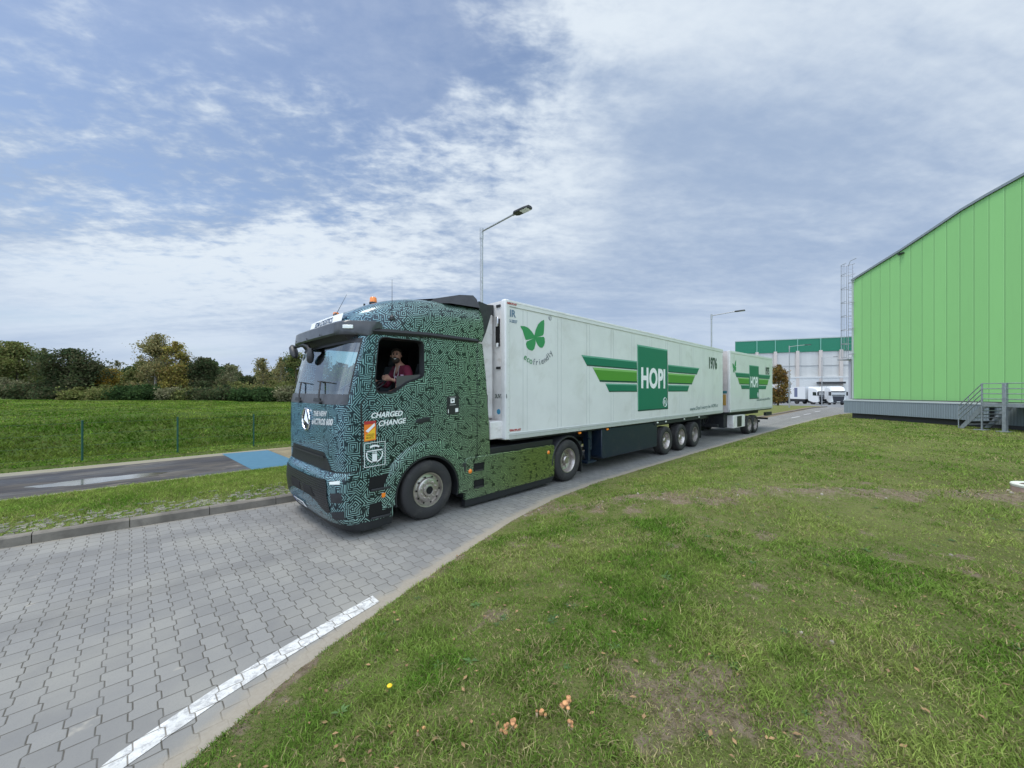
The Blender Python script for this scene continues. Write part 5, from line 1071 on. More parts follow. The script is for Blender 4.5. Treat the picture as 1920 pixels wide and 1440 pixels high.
# ---------------------------------------------------------------- light green warehouse
c0 = fr(1600, 30.0); WA = math.atan2(-0.7624, -0.6472)
GW = thing('green_warehouse', 'tall light green warehouse gable of vertical metal panels with curved roof edge', 'warehouse', (c0[0], c0[1], 0.0), WA)
def m_panels(name, col, pitch, axis=0, dark=0.6):
    m_ = bpy.data.materials.new(name); m_.use_nodes = True; t = NT(m_.node_tree); b = t.n['Principled BSDF']
    oc = t.node('ShaderNodeTexCoord').outputs['Object']; x = t.xyz(oc)[axis]; z = t.xyz(oc)[2]
    f = t.m('FRACT', t.m('DIVIDE', t.m('ADD', x, 50 * pitch), pitch)); e = t.m('MULTIPLY', t.m('MINIMUM', f, t.m('SUBTRACT', 1.0, f)), pitch)
    k = t.ramp(e, 0.006, 0.016, 1.0, 0.0); k2 = t.ramp(e, 0.012, 0.05, 1.0, 0.0)
    cell = t.m('FLOOR', t.m('DIVIDE', t.m('ADD', x, 50 * pitch), pitch)); wn = t.node('ShaderNodeTexWhiteNoise', {'W': cell}, noise_dimensions='1D').outputs[0]
    c = t.mix(wn, tuple(v * 0.965 for v in col), tuple(v * 1.03 for v in col))
    c = t.mix(t.ramp(t.noise(t.vec(t.m('MULTIPLY', x, 1.0), 0.0, t.m('MULTIPLY', z, 0.25)), 1.2, 5, 0.6), 0.45, 0.75, 0, 0.12), c, tuple(v * 0.8 for v in col))
    stk = t.noise(t.vec(t.m('MULTIPLY', x, 7.0), 0.0, t.m('MULTIPLY', z, 0.35)), 1.0, 5, 0.7)
    c = t.mix(t.ramp(stk, 0.52, 0.78, 0, 0.30), c, tuple(v * 0.72 + 0.02 for v in col))
    c = t.mix(t.m('MULTIPLY', k, dark), c, tuple(v * 0.35 for v in col))
    t.put(b.inputs['Base Color'], c); b.inputs['Roughness'].default_value = 0.42
    bn = t.node('ShaderNodeBump', {'Strength': 0.6, 'Distance': 0.02, 'Height': t.m('SUBTRACT', 1.0, k2)}); t.l.new(bn.outputs[0], b.inputs['Normal']); return m_
M_GREEN = m_panels('green_panels', (0.25, 0.54, 0.19), 0.67)
prof = [(0, 10.72), (3.53, 11.80), (5.84, 12.62), (6.79, 12.98), (7.9, 13.27), (9.5, 13.62), (12, 14.08), (15, 14.5), (20, 14.8), (26, 14.6), (32, 13.7), (38, 12.3), (42, 11.0)]
MB().prism([(0, 1.5)] + prof + [(42, 1.5)], 'y', 0, 55).build('wall', M_GREEN, GW, local=True)
rt = MB(); rt.loft([[(s_, y, z + dz) for s_, z in [(-0.10, 10.68)] + prof + [(42.1, 10.95)]] for y, dz in ((-0.10, -0.02), (-0.12, 0.12), (-0.05, 0.14), (55, 0.14))], False)
rt.build('roof_edge', pbr('flashing_grey', (0.30, 0.34, 0.37), 0.5, 0.3), GW, local=True)
MB().box(-0.09, 0.05, -0.05, 0.10, 1.5, 10.74).build('corner_trim', pbr('trim_pale', (0.42, 0.48, 0.44), 0.5), GW, local=True)
M_SK = m_panels('skirt_panels', (0.21, 0.255, 0.28), 0.125, 0, 0.45)
b = MB(); b.prism([(0, 1.50), (-.85, 1.39), (-.87, 1.34), (0, 1.34)], 'x', 0.0, 8.7); b.build('base_flashing', pbr('flashing_pale', (0.34, 0.37, 0.38), 0.5, 0.2), GW, local=True)
b = MB(); b.box(0.05, 8.6, -0.84, -0.78, 0.42, 1.345); b.box(0.05, 0.11, -0.78, 6, 0.42, 1.345); b.build('skirt_cladding', M_SK, GW, local=True)
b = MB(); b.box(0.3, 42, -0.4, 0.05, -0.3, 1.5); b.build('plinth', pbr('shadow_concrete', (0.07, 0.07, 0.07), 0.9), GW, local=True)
b = MB(); b.box(8.6, 42, -0.46, -0.40, 0.25, 1.40); b.build('skirt_cladding', M_SK, GW, local=True)
b = MB(); b.box(3.35, 3.65, -.16, 0, 11.55, 11.62); b.box(3.4, 3.5, -.25, -.1, 11.48, 11.60); b.build('wall_camera', M_DARK, GW, local=True)
for s0 in (0.55,): 
    b = MB(); b.box(-0.28, -0.16, 0.35, 0.47, 1.2, 8.6); b.build('downpipe', M_GALV, GW, local=True)
# caged ladder at the corner
LD = thing('caged_ladder', 'tall galvanised safety ladder with hooped cage on the green warehouse corner', 'ladder', (c0[0], c0[1], 0.0), WA)
M_LAD = pbr('ladder_steel', (0.36, 0.37, 0.40), 0.5, 0.4)
b = MB()
for y in (-0.10, 0.28): b.tube([(-0.32, y, 4.6), (-0.32, y, 11.9)], 0.022, 6)
b.tube([(-0.32, -0.10, 11.9), (-0.05, -0.2, 12.25), (0.45, -0.2, 12.3)], 0.02, 6); b.build('stile', M_LAD, LD, local=True)
b = MB()
for z in np.arange(4.7, 11.9, 0.28): b.tube([(-0.32, -0.10, z), (-0.32, 0.28, z)], 0.012, 5)
b.build('rungs', M_LAD, LD, local=True)
b = MB()
for z in (4.75, 5.85, 6.95, 8.05, 9.15, 10.25, 11.35, 12.15): b.tube([(-0.32 - 0.72 * math.sin(a), 0.09 - 0.38 * math.cos(a) * (1.0), z) for a in np.linspace(0, math.pi, 13)], 0.02, 5)
b.build('cage_hoops', M_LAD, LD, local=True)
b = MB()
for a in np.linspace(0.25, math.pi - 0.25, 5): b.tube([(-0.32 - 0.72 * math.sin(a), 0.09 - 0.38 * math.cos(a), 4.75), (-0.32 - 0.72 * math.sin(a), 0.09 - 0.38 * math.cos(a), 12.15)], 0.016, 5)
b.build('cage_bars', M_LAD, LD, local=True)
b = MB()
for z in (5.0, 7.0, 9.0, 10.6): b = MB(); b.tube([(-0.32, -0.10, z), (0.25, -0.12, z)], 0.02, 5); b.build('bracket', M_LAD, LD, local=True)
b = MB(); b.box(-1.05, -0.2, -0.32, 0.5, 4.55, 4.62); b.build('foot_platform', M_LAD, LD, local=True)
b = MB(); b.box(-0.42, -0.22, 0.02, 0.16, 1.35, 4.6); b.build('lower_guard', pbr('guard_pale', (0.5, 0.5, 0.55), 0.5, 0.3), LD, local=True)
# steel staircase and landing
SC = thing('steel_staircase', 'grey galvanised outdoor staircase and landing with pipe railings at the warehouse wall', 'staircase', (c0[0], c0[1], 0.0), WA)
M_ST = pbr('stair_steel', (0.30, 0.33, 0.35), 0.5, 0.5, var=0.15, vscale=8)
s0_, s1_ = 8.35, 9.45; g0 = 0.06
for i in range(7):
    u = i / 6.5; b = MB(); s_ = s0_ + 0.08 + (s1_ - s0_) * u; z = g0 + 0.10 + (1.48 - g0) * (i + .4) / 7.2
    b.box(s_, s_ + 0.26, -2.25, -0.75, z, z + 0.035); b.build('tread', M_ST, SC, local=True)
for y in (-2.3, -0.72): b = MB(); b.prism([(s0_ - .05, g0 - .05), (s0_ + .18, g0 - .05), (s1_ + .1, 1.30), (s1_ + .1, 1.46), (s1_ - .08, 1.46)], 'y', y, y + 0.04); b.build('stringer', M_ST, SC, local=True)
b = MB(); b.box(s1_ + .05, 20, -2.55, -0.48, 1.40, 1.46); b.box(s1_ + .05, 20, -2.60, -2.54, 1.30, 1.48); b.build('landing', M_ST, SC, local=True)
def foot(s_, y):
    p = Matrix.Rotation(WA, 4, 'Z') @ Vector((s_, y, 0)); return float(ground(c0[0] + p.x, c0[1] + p.y))
for s_, y, w_ in ((s1_ + .08, -2.57, .03), (10.45, -2.60, .075), (14.0, -2.6, .075), (17.5, -2.6, .075)):
    b = MB(); b.box(s_ - w_, s_ + w_, y - w_, y + w_, foot(s_, y) - .05, 2.52); b.box(s_ - .22, s_ + .22, y - .22, y + .22, foot(s_, y) - .05, foot(s_, y) + .035); b.build('post', M_ST, SC, bevel=0.006, local=True)
b = MB(); 
for dz in (0, .27, .53, .80):
    b.tube([(s1_ + .08, -2.57, 2.50 - dz), (20, -2.57, 2.50 - dz)], 0.024, 8)
    b.tube([(s0_, -2.33, g0 + 1.22 - dz), (s1_ + .08, -2.57, 2.50 - dz)], 0.022, 8)
b.tube([(s0_, -2.33, g0 - .05), (s0_, -2.33, g0 + 1.22)], 0.024, 8); b.tube([(8.85, -2.42, .4), (8.85, -2.42, 1.83)], 0.018, 8); b.build('railing', M_ST, SC, smooth=50, local=True)

# ---------------------------------------------------------------- far white warehouse
fa = fr(1380, 115); fb_ = fr(1616, 103.5); FA = math.atan2(fb_[1] - fa[1], fb_[0] - fa[0]); FL = math.hypot(fb_[0] - fa[0], fb_[1] - fa[1])
FW = thing('white_warehouse', 'far white warehouse with a dark green band under its flat roof', 'warehouse', (fa[0], fa[1], -1.2), FA)
dz0 = 1.2
M_FW = m_panels('white_cladding', (0.52, 0.52, 0.50), 1.15, 0, 0.15); M_FG = pbr('dark_green_band', (0.004, 0.16, 0.085), 0.5, var=0.05)
b = MB(); b.prism([(0, 0), (FL + 40, 0), (FL + 52, 60), (13, 60)], 'z', 0, 13.0 + dz0); b.build('wall', M_FW, FW, local=True)
b = MB(); b.prism([(-.25, -.25), (FL + 40, -.25), (FL + 52, 60), (12.75, 60)], 'z', 13.0 + dz0, 16.6 + dz0); b.build('green_band', M_FG, FW, local=True)
b = MB(); b.prism([(-.3, -.32), (FL + 40, -.32), (FL + 52, 60.1), (12.7, 60.1)], 'z', 16.6 + dz0, 16.85 + dz0); b.build('parapet', pbr('parapet_grey', (0.35, 0.42, 0.40), 0.5), FW, local=True)
M_PIL = pbr('pilaster_concrete', (0.52, 0.47, 0.43), 0.8)
for px in (1415, 1455, 1494, 1534, 1575, 1618):
    t_ = 0.0
    for k in range(40):
        x_ = FL * k / 39; P_ = (fa[0] + math.cos(FA) * x_, fa[1] + math.sin(FA) * x_); F_ = P_[0] * C_ + P_[1] * S_; pxx = 960 + 721 * (P_[0] * S_ - P_[1] * C_) / F_
        if abs(pxx - px) < 4: t_ = x_
    MB().box(t_ - .38, t_ + .38, -0.55, 0, 0, 13.3 + dz0).build('pilaster', M_PIL, FW, local=True)
    MB().box(t_ - .10, t_ + .10, -0.40, -0.25, 13.3 + dz0, 16.6 + dz0).build('band_downpipe', pbr('pipe_green_grey', (0.16, 0.38, 0.30), 0.5), FW, local=True)
b = MB(); b.box(0, FL + 40, -0.12, 0, 9.0 + dz0, 9.2 + dz0); b.build('string_course', pbr('course_grey', (0.33, 0.34, 0.34), 0.6), FW, local=True)
b = MB(); b.box(0, FL + 40, -0.6, 0, 5.6 + dz0, 6.0 + dz0); b.box(0, FL + 40, -0.5, 0, 0, 5.6 + dz0); b.build('lower_wall', pbr('lower_white', (0.56, 0.57, 0.56), 0.6, var=0.05), FW, local=True)
b = MB(); b.box(FL * .66, FL * .86, -2.2, -.5, 4.0 + dz0, 4.5 + dz0); b.build('dock_canopy', M_DARK, FW, local=True)

# ---------------------------------------------------------------- parked white trucks
def truck(name, label, px, F, face_deg, long_side, seedn):
    """cab front faces local -X"""
    x_, y_ = fr(px, F); zb = float(base(x_)); T_ = thing(name, label, 'truck', (x_, y_, zb), R(face_deg), 'white trucks parked by the far warehouse')
    MT = pbr('truck_white', (0.74, 0.75, 0.75), 0.35, coat=0.4)
    b = MB(); sec = lambda x, w, z0, z1: [(x, -w, z0), (x, w, z0), (x, w, z1 - .3), (x, w - .2, z1), (x, -w + .2, z1), (x, -w, z1 - .3)]
    b.loft([sec(0, 1.15, 0.5, 2.9), sec(0.12, 1.22, 0.5, 3.1), sec(0.5, 1.25, 0.5, 3.65), sec(1.2, 1.25, 0.5, 3.85), sec(2.3, 1.25, 0.9, 3.95)], True, True); b.build('cab', MT, T_, smooth=30, local=True)
    b = MB(); b.loft([[(-.02, -1.08, 1.95), (-.02, 1.08, 1.95)], [(.06, -1.12, 2.75), (.06, 1.12, 2.75)]], False); b.build('windscreen', pbr('dark_glass', (0.015, 0.02, 0.025), 0.08, coat=1.0), T_, local=True)
    b = MB(); b.prism([(-.85, .55), (.85, .55), (1.0, 1.85), (-1.0, 1.85)], 'x', -.05, -.01); b.build('grille', pbr('grille_dark', (0.03, 0.034, 0.045), 0.4), T_, local=True)
    b = MB(); b.box(-.30, .10, -1.2, 1.2, 2.80, 2.92); b.build('sun_visor', M_DARK, T_, local=True)
    for s in (-1, 1):
        b = MB(); b.prism([(.35, 1.95), (1.25, 2.0), (1.25, 2.75), (.5, 2.75)], 'y', s * 1.25, s * 1.262); b.build('side_window', MC['dark_glass'], T_, local=True)
        b = MB(); b.box(-.22, -.02, s * 1.42 - .12, s * 1.42 + .12, 1.95, 2.75); b.build('mirror', M_DARK, T_, local=True)
        b = MB(); b.box(-.06, 0, s * 1.02 - .14, s * 1.02 + .14, .75, 1.0); b.build('headlight', M_LENS, T_, local=True)
        for xa in (1.35, 5.2): b = MB(); b.lathe([(0, .0), (0, .28), (-.02, .3), (0, .5), (.3, .5), (.3, 0)], (xa, s * 1.24 if s < 0 else .94, .5), 20); b.build('wheel', M_TYRE, T_, smooth=40, local=True)
    b = MB(); b.box(-.07, 0, -.3, .3, .6, .72); b.build('number_plate', M_PW, T_, local=True)
    b = MB(); b.box(0.0, 2.5, -1.2, 1.2, .35, .6); b.box(2.3, 7, -.5, .5, .6, .95); b.build('chassis', M_CHASSIS, T_, local=True)
    L_ = 13.6 if long_side else 8
    b = MB(); b.box(3.0, 3.0 + L_, -1.28, 1.28, 1.15, 3.95); bo_ = b.build('box_body', MT, T_, local=True)
    b = MB(); b.box(3.2, 3.0 + L_, -1.2, 1.2, .5, 1.15); b.build('underside', M_CHASSIS, T_, local=True)
    for s in (-1, 1):
        for xa in (9.5, 10.8, 12.1): b = MB(); b.lathe([(0, .0), (0, .28), (-.02, .3), (0, .5), (.3, .5), (.3, 0)], (xa, s * 1.24 if s < 0 else .94, .5), 20); b.build('wheel', M_TYRE, T_, smooth=40, local=True)
    if long_side:
        for s in (-1, 1):
            b = MB(); b.box(4.9, 5.7, s * 1.285 - .004, s * 1.285 + .004, 1.6, 3.7); b.build('dark_panel', pbr('panel_slate', (0.14, 0.16, 0.25), 0.5), bo_, local=True)
            rr = random.Random(4)
            for k in range(5):
                x0 = 7.0 + k * 1.5; b = MB(); b.prism([(x0, 1.5), (x0 + .5, 1.5), (x0 + rr.uniform(.6, 1.1), 2.6), (x0 + .3, 3.6), (x0 - .1, 3.3), (x0 + .3, 2.5)], 'y', s * 1.285 - .003, s * 1.285 + .003); b.build('body_graphic', pbr('graphic_lilac' if k % 2 else 'graphic_teal', (0.45, 0.42, 0.60) if k % 2 else (0.38, 0.50, 0.58), 0.5), bo_, local=True)
    return T_
truck('parked_truck', 'parked white truck with long printed trailer, seen from its side behind the sign-bearing lamp', 1543, 84, 56, True, 1)
truck('parked_truck', 'parked white truck facing the road with dark grille, beside the warehouse corner', 1572, 80, 24, False, 2)

# ---------------------------------------------------------------- fence, sign post, manhole, litter
FN = thing('wire_fence', 'thin green wire fence with slim posts between the paved strip and the grass bank', 'fence', (1.0, 16.6, 0.05))
M_FP = pbr('fence_green', (0.005, 0.065, 0.04), 0.5)
for x_ in (-5.2, -3.1, -0.98, 1.10, 3.20, 5.3, 7.4, 9.5, 11.6):
    b = MB(); zb = float(ground(x_, 16.55)); b.tube([(x_, 16.6, zb - .05), (x_, 16.6, 1.26)], 0.024, 8); b.lathe([(0, .028), (.02, .028), (.03, 0)], (x_, 16.6, 1.25), 8, 'z'); b.build('post', M_FP, FN, smooth=40)
b = MB()
for z in (0.22, 0.55, 0.88, 1.2): b.tube([(-5.2, 16.6, z), (11.6, 16.6, z)], 0.0022, 4)
b.build('wires', M_FP, FN)
b = MB(); b.tube([(-4.35, 16.55, 0.95), (-3.55, 16.5, 0.06)], 0.022, 8); b.build('brace', M_FP, FN)
sx_, sy_ = G_ = (-2.47, 12.9)
SP = thing('sign_post', 'pale green board on a thin brown post at the left edge of the paved strip', 'sign', (sx_, sy_, 0.05))
b = MB(); b.box(sx_ - .45, sx_ - .02, sy_ - .02, sy_, .66, 1.06); b.build('board', pbr('board_pale_green', (0.36, 0.50, 0.38), 0.6), SP, bevel=.004)
b = MB(); b.box(sx_ - .10, sx_ - .05, sy_, sy_ + .04, 0, 1.0); b.build('post', pbr('rusty_post', (0.12, 0.08, 0.06), 0.8), SP)
mh = (11.30, -1.72); mz = float(ground(*mh))
MH = thing('concrete_ring', 'weathered concrete manhole ring with a white rim standing in the grass', 'manhole', (mh[0], mh[1], mz))
b = MB(); b.lathe([(-.3, .30), (.10, .30), (.12, .285), (.12, .22), (-.1, .21), (-.1, 0)], (mh[0], mh[1], mz), 40, 'z'); b.build('ring', pbr('old_concrete_brown', (0.34, 0.25, 0.20), 0.9, var=.3, vscale=5, bump=.4), MH, smooth=35)
b = MB(); b.lathe([(.085, .305), (.12, .312), (.135, .30), (.135, .225), (.12, .21)], (mh[0], mh[1], mz), 40, 'z'); b.build('rim', pbr('rim_white', (0.62, 0.64, 0.55), 0.8, var=.15, vscale=8), MH, smooth=35)
M_MUSH = pbr('mushroom_cap', (0.50, 0.25, 0.11), 0.8, var=.45, bump=.6, vscale=30); M_MST = pbr('mushroom_stem', (0.62, 0.46, 0.30), 0.7)
def gpix(px, py):
    r, u = (px - 960) / 721, (732 - py) / 721; t_ = 2.14 / -u
    for _ in range(6):
        x_, y_ = (C_ + S_ * r) * t_, (S_ - C_ * r) * t_; t_ = (2.14 - float(ground(x_, y_))) / -u
    return x_, y_, float(ground(x_, y_))
rr = random.Random(7)
for px, py, n_, sc_, lb in ((950, 1372, 6, 1.0, 'left big cluster of orange mushrooms with a leaning edge cap, nearest the camera'), (966, 1366, 4, 1.0, 'tall orange mushroom bunch just right of the nearest left cluster'), (1062, 1326, 7, 1.1, 'round orange mushroom cluster farthest right and farthest back in the grass'),
                         (1015, 1344, 4, .8, 'small orange mushroom cluster between the nearest clusters and the round back one'), (1073, 1363, 2, .8, 'pair of browned orange mushrooms in front of the round back cluster'), (788, 1375, 1, .7, 'single tiny orange mushroom far to the left of all clusters')):
    x_, y_, z_ = gpix(px, py); T_ = thing('mushroom_cluster', lb, 'mushrooms', (x_, y_, z_), 0, 'orange mushrooms in the foreground grass')
    for k in range(n_ + 1):
        sc_ = sc_ * (.82 if k == 0 else 1); dx, dy = rr.gauss(0, .022) * sc_, rr.gauss(0, .018) * sc_; h_ = rr.uniform(.022, .055) * sc_; r_ = rr.uniform(.009, .020) * sc_
        b = MB(); b.lathe([(0, .008), (h_, .006)], (x_ + dx, y_ + dy, z_), 8, 'z'); s_ = b.build('stem', M_MST, T_, smooth=60)
        b = MB(); b.lathe([(h_ - .003, .004), (h_ - .005, r_ * 1.1), (h_ - .001, r_ * 1.15), (h_ + .004, r_ * .85), (h_ + .006, r_ * .4), (h_ + .005, 0)], (x_ + dx, y_ + dy, z_), 12, 'z'); b.build('cap', M_MUSH, s_, smooth=70)
x_, y_, z_ = gpix(728, 1308); FLW = thing('dandelion', 'single yellow dandelion flower in the grass near the painted line', 'flower', (x_, y_, z_))
b = MB(); b.tube([(x_, y_, z_), (x_ + .01, y_, z_ + .07)], .003, 6); b.build('stem', pbr('stem_green', (.08, .14, .03), .7), FLW)
b = MB(); b.lathe([(.065, 0.004), (.07, .016), (.078, .018), (.085, .010), (.087, 0)], (x_ + .01, y_, z_), 14, 'z'); b.build('flower_head', pbr('dandelion_yellow', (.80, .55, .02), .7), FLW)
# ---------------------------------------------------------------- vegetation
def m_leaf(name, trans=0.35, rough=0.7):
    m_ = bpy.data.materials.new(name); m_.use_nodes = True; t = NT(m_.node_tree); t.n.clear()
    c = t.node('ShaderNodeAttribute', attribute_name='tint').outputs['Color']
    d = t.node('ShaderNodeBsdfDiffuse', {'Color': c}); tr = t.node('ShaderNodeBsdfTranslucent', {'Color': c})
    mx = t.node('ShaderNodeMixShader', {0: trans, 1: d.outputs[0], 2: tr.outputs[0]}); o = t.node('ShaderNodeOutputMaterial'); t.l.new(mx.outputs[0], o.inputs[0]); return m_
M_LEAF = m_leaf('leaves'); M_GRASS = m_leaf('grass_blades', 0.3)
M_BARK = pbr('bark', (0.075, 0.06, 0.045), 0.9, var=.3, vscale=6); M_BIRCH = pbr('birch_bark', (0.24, 0.22, 0.19), 0.8, var=.4, vscale=5)
def leaf_mesh(name, cen, size, cols, rng, parent=None, loc=None, aspect=0.6):
    n = len(cen); nrm = rng.normal(size=(n, 3)); nrm /= np.linalg.norm(nrm, axis=1)[:, None]
    a = rng.normal(size=(n, 3)); a -= (a * nrm).sum(1)[:, None] * nrm; a /= np.linalg.norm(a, axis=1)[:, None]; b = np.cross(nrm, a)
    s = size * rng.uniform(0.6, 1.3, (n, 1)); co = np.stack([cen - a * s, cen + b * s * aspect, cen + a * s, cen - b * s * aspect], 1).reshape(-1, 3)
    if loc is not None: co = co - np.array(loc)
    me = bpy.data.meshes.new(name); mesh_np(me, co, np.arange(n * 4).reshape(-1, 4)); col_attr(me, 'tint', np.repeat(cols, 4, 0)); me.materials.append(M_LEAF)
    o = bpy.data.objects.new(name, me); COL.objects.link(o); o.parent = parent; return o
def crown_cols(rng, n, pal, cl):
    pal = np.array(pal); k = (cl + rng.integers(0, 2, n)) % len(pal); return pal[k] * rng.uniform(0.65, 1.3, (n, 1))
def tree(name, label, px, F, top, hw, pal, seed, n=6000, leaf=0.11, shape='round', bark=None, air=0.0, low=0.12, cat='tree', group='trees along the top of the grass bank'):
    rng = np.random.default_rng(seed); x, y = fr(px, F); zg = float(ground(x, y)); zt = 2.14 + (732 - top) * F / 721; H = zt - zg; W = hw * 1.12 * F / 721
    T_ = thing(name, label, cat, (x, y, zg), 0, group); tb = MB(); bark = bark or M_BARK; n = int(n * 1.45); leaf = leaf * .80; air = air + .10; pal = [tuple(q * 1.15 for q in p_) for p_ in pal]
    lean = rng.normal(0, .03, 2) * H; trunk = [(x + lean[0] * t_ ** 2, y + lean[1] * t_ ** 2, zg - .1 + H * .93 * t_) for t_ in np.linspace(0, 1, 7)]
    r0 = max(.05, .022 * H); tb.tube(trunk, r0, 8, True, r0 * .15)
    cen, cid = [], []; nl = 26 if shape != 'bush' else 22; per = n // nl
    for k in range(nl):
        t0 = rng.uniform(low, .92) if shape != 'bush' else rng.uniform(0.02, .5); p0 = np.array([x + lean[0] * t0 ** 2, y + lean[1] * t0 ** 2, zg + H * .93 * t0]); az = rng.uniform(0, 2 * math.pi)
        if shape == 'round': ext = W * math.sqrt(max(.05, 1 - (2 * (t0 + .12) - 1) ** 2)); up = H * rng.uniform(.05, .22)
        elif shape == 'tall': ext = W * min(1, 1.25 * (1.02 - t0) ** .75 + .12); up = H * rng.uniform(.06, .20)
        elif shape == 'spire': ext = W * (1.05 - t0) ** 1.1 + .1; up = H * rng.uniform(.0, .10)
        else: ext = W * rng.uniform(.5, 1); up = H * rng.uniform(.05, .6) * (1 - t0)
        ext *= rng.uniform(.7, 1.05); up = min(up, zt - p0[2] - .05)
        p1 = p0 + np.array([math.cos(az) * ext, math.sin(az) * ext, max(up, .1)]); pm = (p0 + p1) / 2 + np.array([0, 0, -.04 * H if shape == 'tall' else .03 * H])
        tb.tube([tuple(p0), tuple(pm), tuple(p1)], r0 * .35 * (1.1 - t0), 5, False, r0 * .06)
        nclump = 5
        for j in range(nclump):
            s_ = rng.uniform(.35, 1.0); c0_ = p0 * (1 - s_) + p1 * s_ + rng.normal(0, .10 * W, 3); q = int(per / nclump * rng.uniform(.4, 1.6) * (1 - air))
            rad = W * rng.uniform(.10, .24) * (.75 if shape == 'spire' else 1); c = c0_ + rng.normal(0, 1, (q, 3)) * rad * np.array([1, 1, .75]); cen.append(c); cid.append(np.full(q, rng.integers(0, 100)))
    q = int(n * .05); tt = rng.uniform(.86, 1.0, q); cen.append(np.stack([x + lean[0] + rng.normal(0, .07 * W, q), y + lean[1] + rng.normal(0, .07 * W, q), zg + H * tt], -1)); cid.append(np.full(q, 3))
    cen = np.concatenate(cen); cid = np.concatenate(cid); ok = (cen[:, 2] > zg + .05) & (cen[:, 2] < zt + .1); cen, cid = cen[ok], cid[ok]
    tb.build('trunk', bark, T_, smooth=60); leaf_mesh('crown', cen, leaf, crown_cols(rng, len(cen), pal, cid), rng, T_, (x, y, zg)); return T_
OL = [(.14, .165, .05), (.17, .18, .06), (.11, .14, .05), (.20, .19, .075)]
DKG = [(.065, .090, .040), (.085, .10, .045), (.095, .092, .050), (.055, .080, .038)]
GRY = [(.18, .185, .10), (.15, .16, .085), (.23, .21, .125)]
YEL = [(.27, .24, .06), (.31, .25, .06), (.18, .19, .065), (.26, .19, .07)]
ORG = [(.28, .21, .04), (.22, .19, .045), (.33, .22, .04)]
BIR = [(.21, .20, .09), (.26, .23, .10), (.17, .18, .08), (.30, .24, .11)]
DEN = [(.045, .085, .030), (.060, .10, .034), (.038, .065, .026)]
trees = [
 ('olive_tree', 'broad olive tree at the far left end of the tree row', -8, 36, 650, 34, OL, 'round', 8000, .12, 0, None),
 ('olive_tree', 'olive tree with ragged twin tops, second from the left edge', 34, 36, 643, 32, OL, 'round', 8000, .12, 0, None),
 ('olive_tree', 'thin grey-green tree with sky gaps left of the big dark tree', 78, 39, 652, 20, GRY, 'tall', 4200, .10, .2, None),
 ('dark_tree', 'big dark wide tree with bare reddish twigs on top', 127, 34, 655, 46, DKG, 'round', 12000, .12, 0, None),
 ('grey_tree', 'low dull olive tree sloping down right of the big dark tree', 182, 37, 688, 30, GRY, 'round', 6000, .11, .1, None),
 ('orange_tree', 'small rounded orange-yellow tree in the gap right of the dark tree', 206, 36, 693, 22, ORG, 'round', 6000, .10, 0, None),
 ('thin_tree', 'wispy pale tree peeking up behind the orange-yellow one', 216, 44, 676, 13, GRY, 'tall', 2000, .11, .2, None),
 ('pine_tree', 'small near-black evergreen between the orange tree and the tall birch', 241, 44, 688, 13, DEN, 'round', 3200, .12, 0, None),
 ('olive_tree', 'light olive tree leaning against the left side of the tall airy birch', 262, 36, 678, 24, OL, 'round', 6000, .11, 0, None),
 ('birch_tree', 'tallest airy birch tree with pinkish thin top', 291, 35, 626, 27, BIR, 'tall', 8000, .10, .1, M_BIRCH),
 ('birch_tree', 'tall birch turning yellow-orange beside the tallest birch', 328, 35, 640, 21, YEL, 'tall', 8000, .10, 0, M_BIRCH),
 ('olive_tree', 'dark olive tree filling in behind the two tall birches', 348, 38, 680, 22, DKG, 'round', 5000, .11, 0, None),
 ('green_tree', 'dark green tree with a thin spire top', 383, 36, 672, 24, DKG, 'tall', 7000, .11, 0, None),
 ('grey_tree', 'slight grey tree just right of the dark spire-topped tree', 404, 42, 694, 14, GRY, 'round', 2200, .11, .2, None),
 ('airy_tree', 'tan see-through tree standing alone in the middle of the low stretch', 433, 42, 686, 20, GRY, 'round', 2600, .10, .3, None),
 ('low_tree', 'low dark tree filling the dip before the two thin birches', 462, 40, 706, 20, DKG, 'round', 4000, .11, 0, None),
 ('birch_tree', 'thin birch with reddish tip, left of the pair near the cab', 494, 38, 672, 17, BIR, 'tall', 2800, .10, .25, M_BIRCH),
 ('birch_tree', 'thin white-stemmed birch, right of the pair near the cab', 527, 38, 670, 17, BIR, 'tall', 2400, .10, .3, M_BIRCH),
 ('olive_tree', 'olive tree at the left edge of the windscreen', 556, 38, 660, 20, OL, 'round', 5000, .11, 0, None),
 ('olive_tree', 'olive tree seen through the left part of the windscreen', 596, 40, 655, 26, OL, 'tall', 5000, .11, 0, None),
 ('olive_tree', 'round olive tree seen through the right part of the windscreen', 640, 41, 690, 26, OL, 'round', 5000, .11, 0, None)]
for i, (nm, lb, px, F, tp, hw, pal, shp, n_, lf, air, bk) in enumerate(trees): tree(nm, lb, px, F, tp, hw, pal, 100 + i, n_, lf, shp, bk, air)
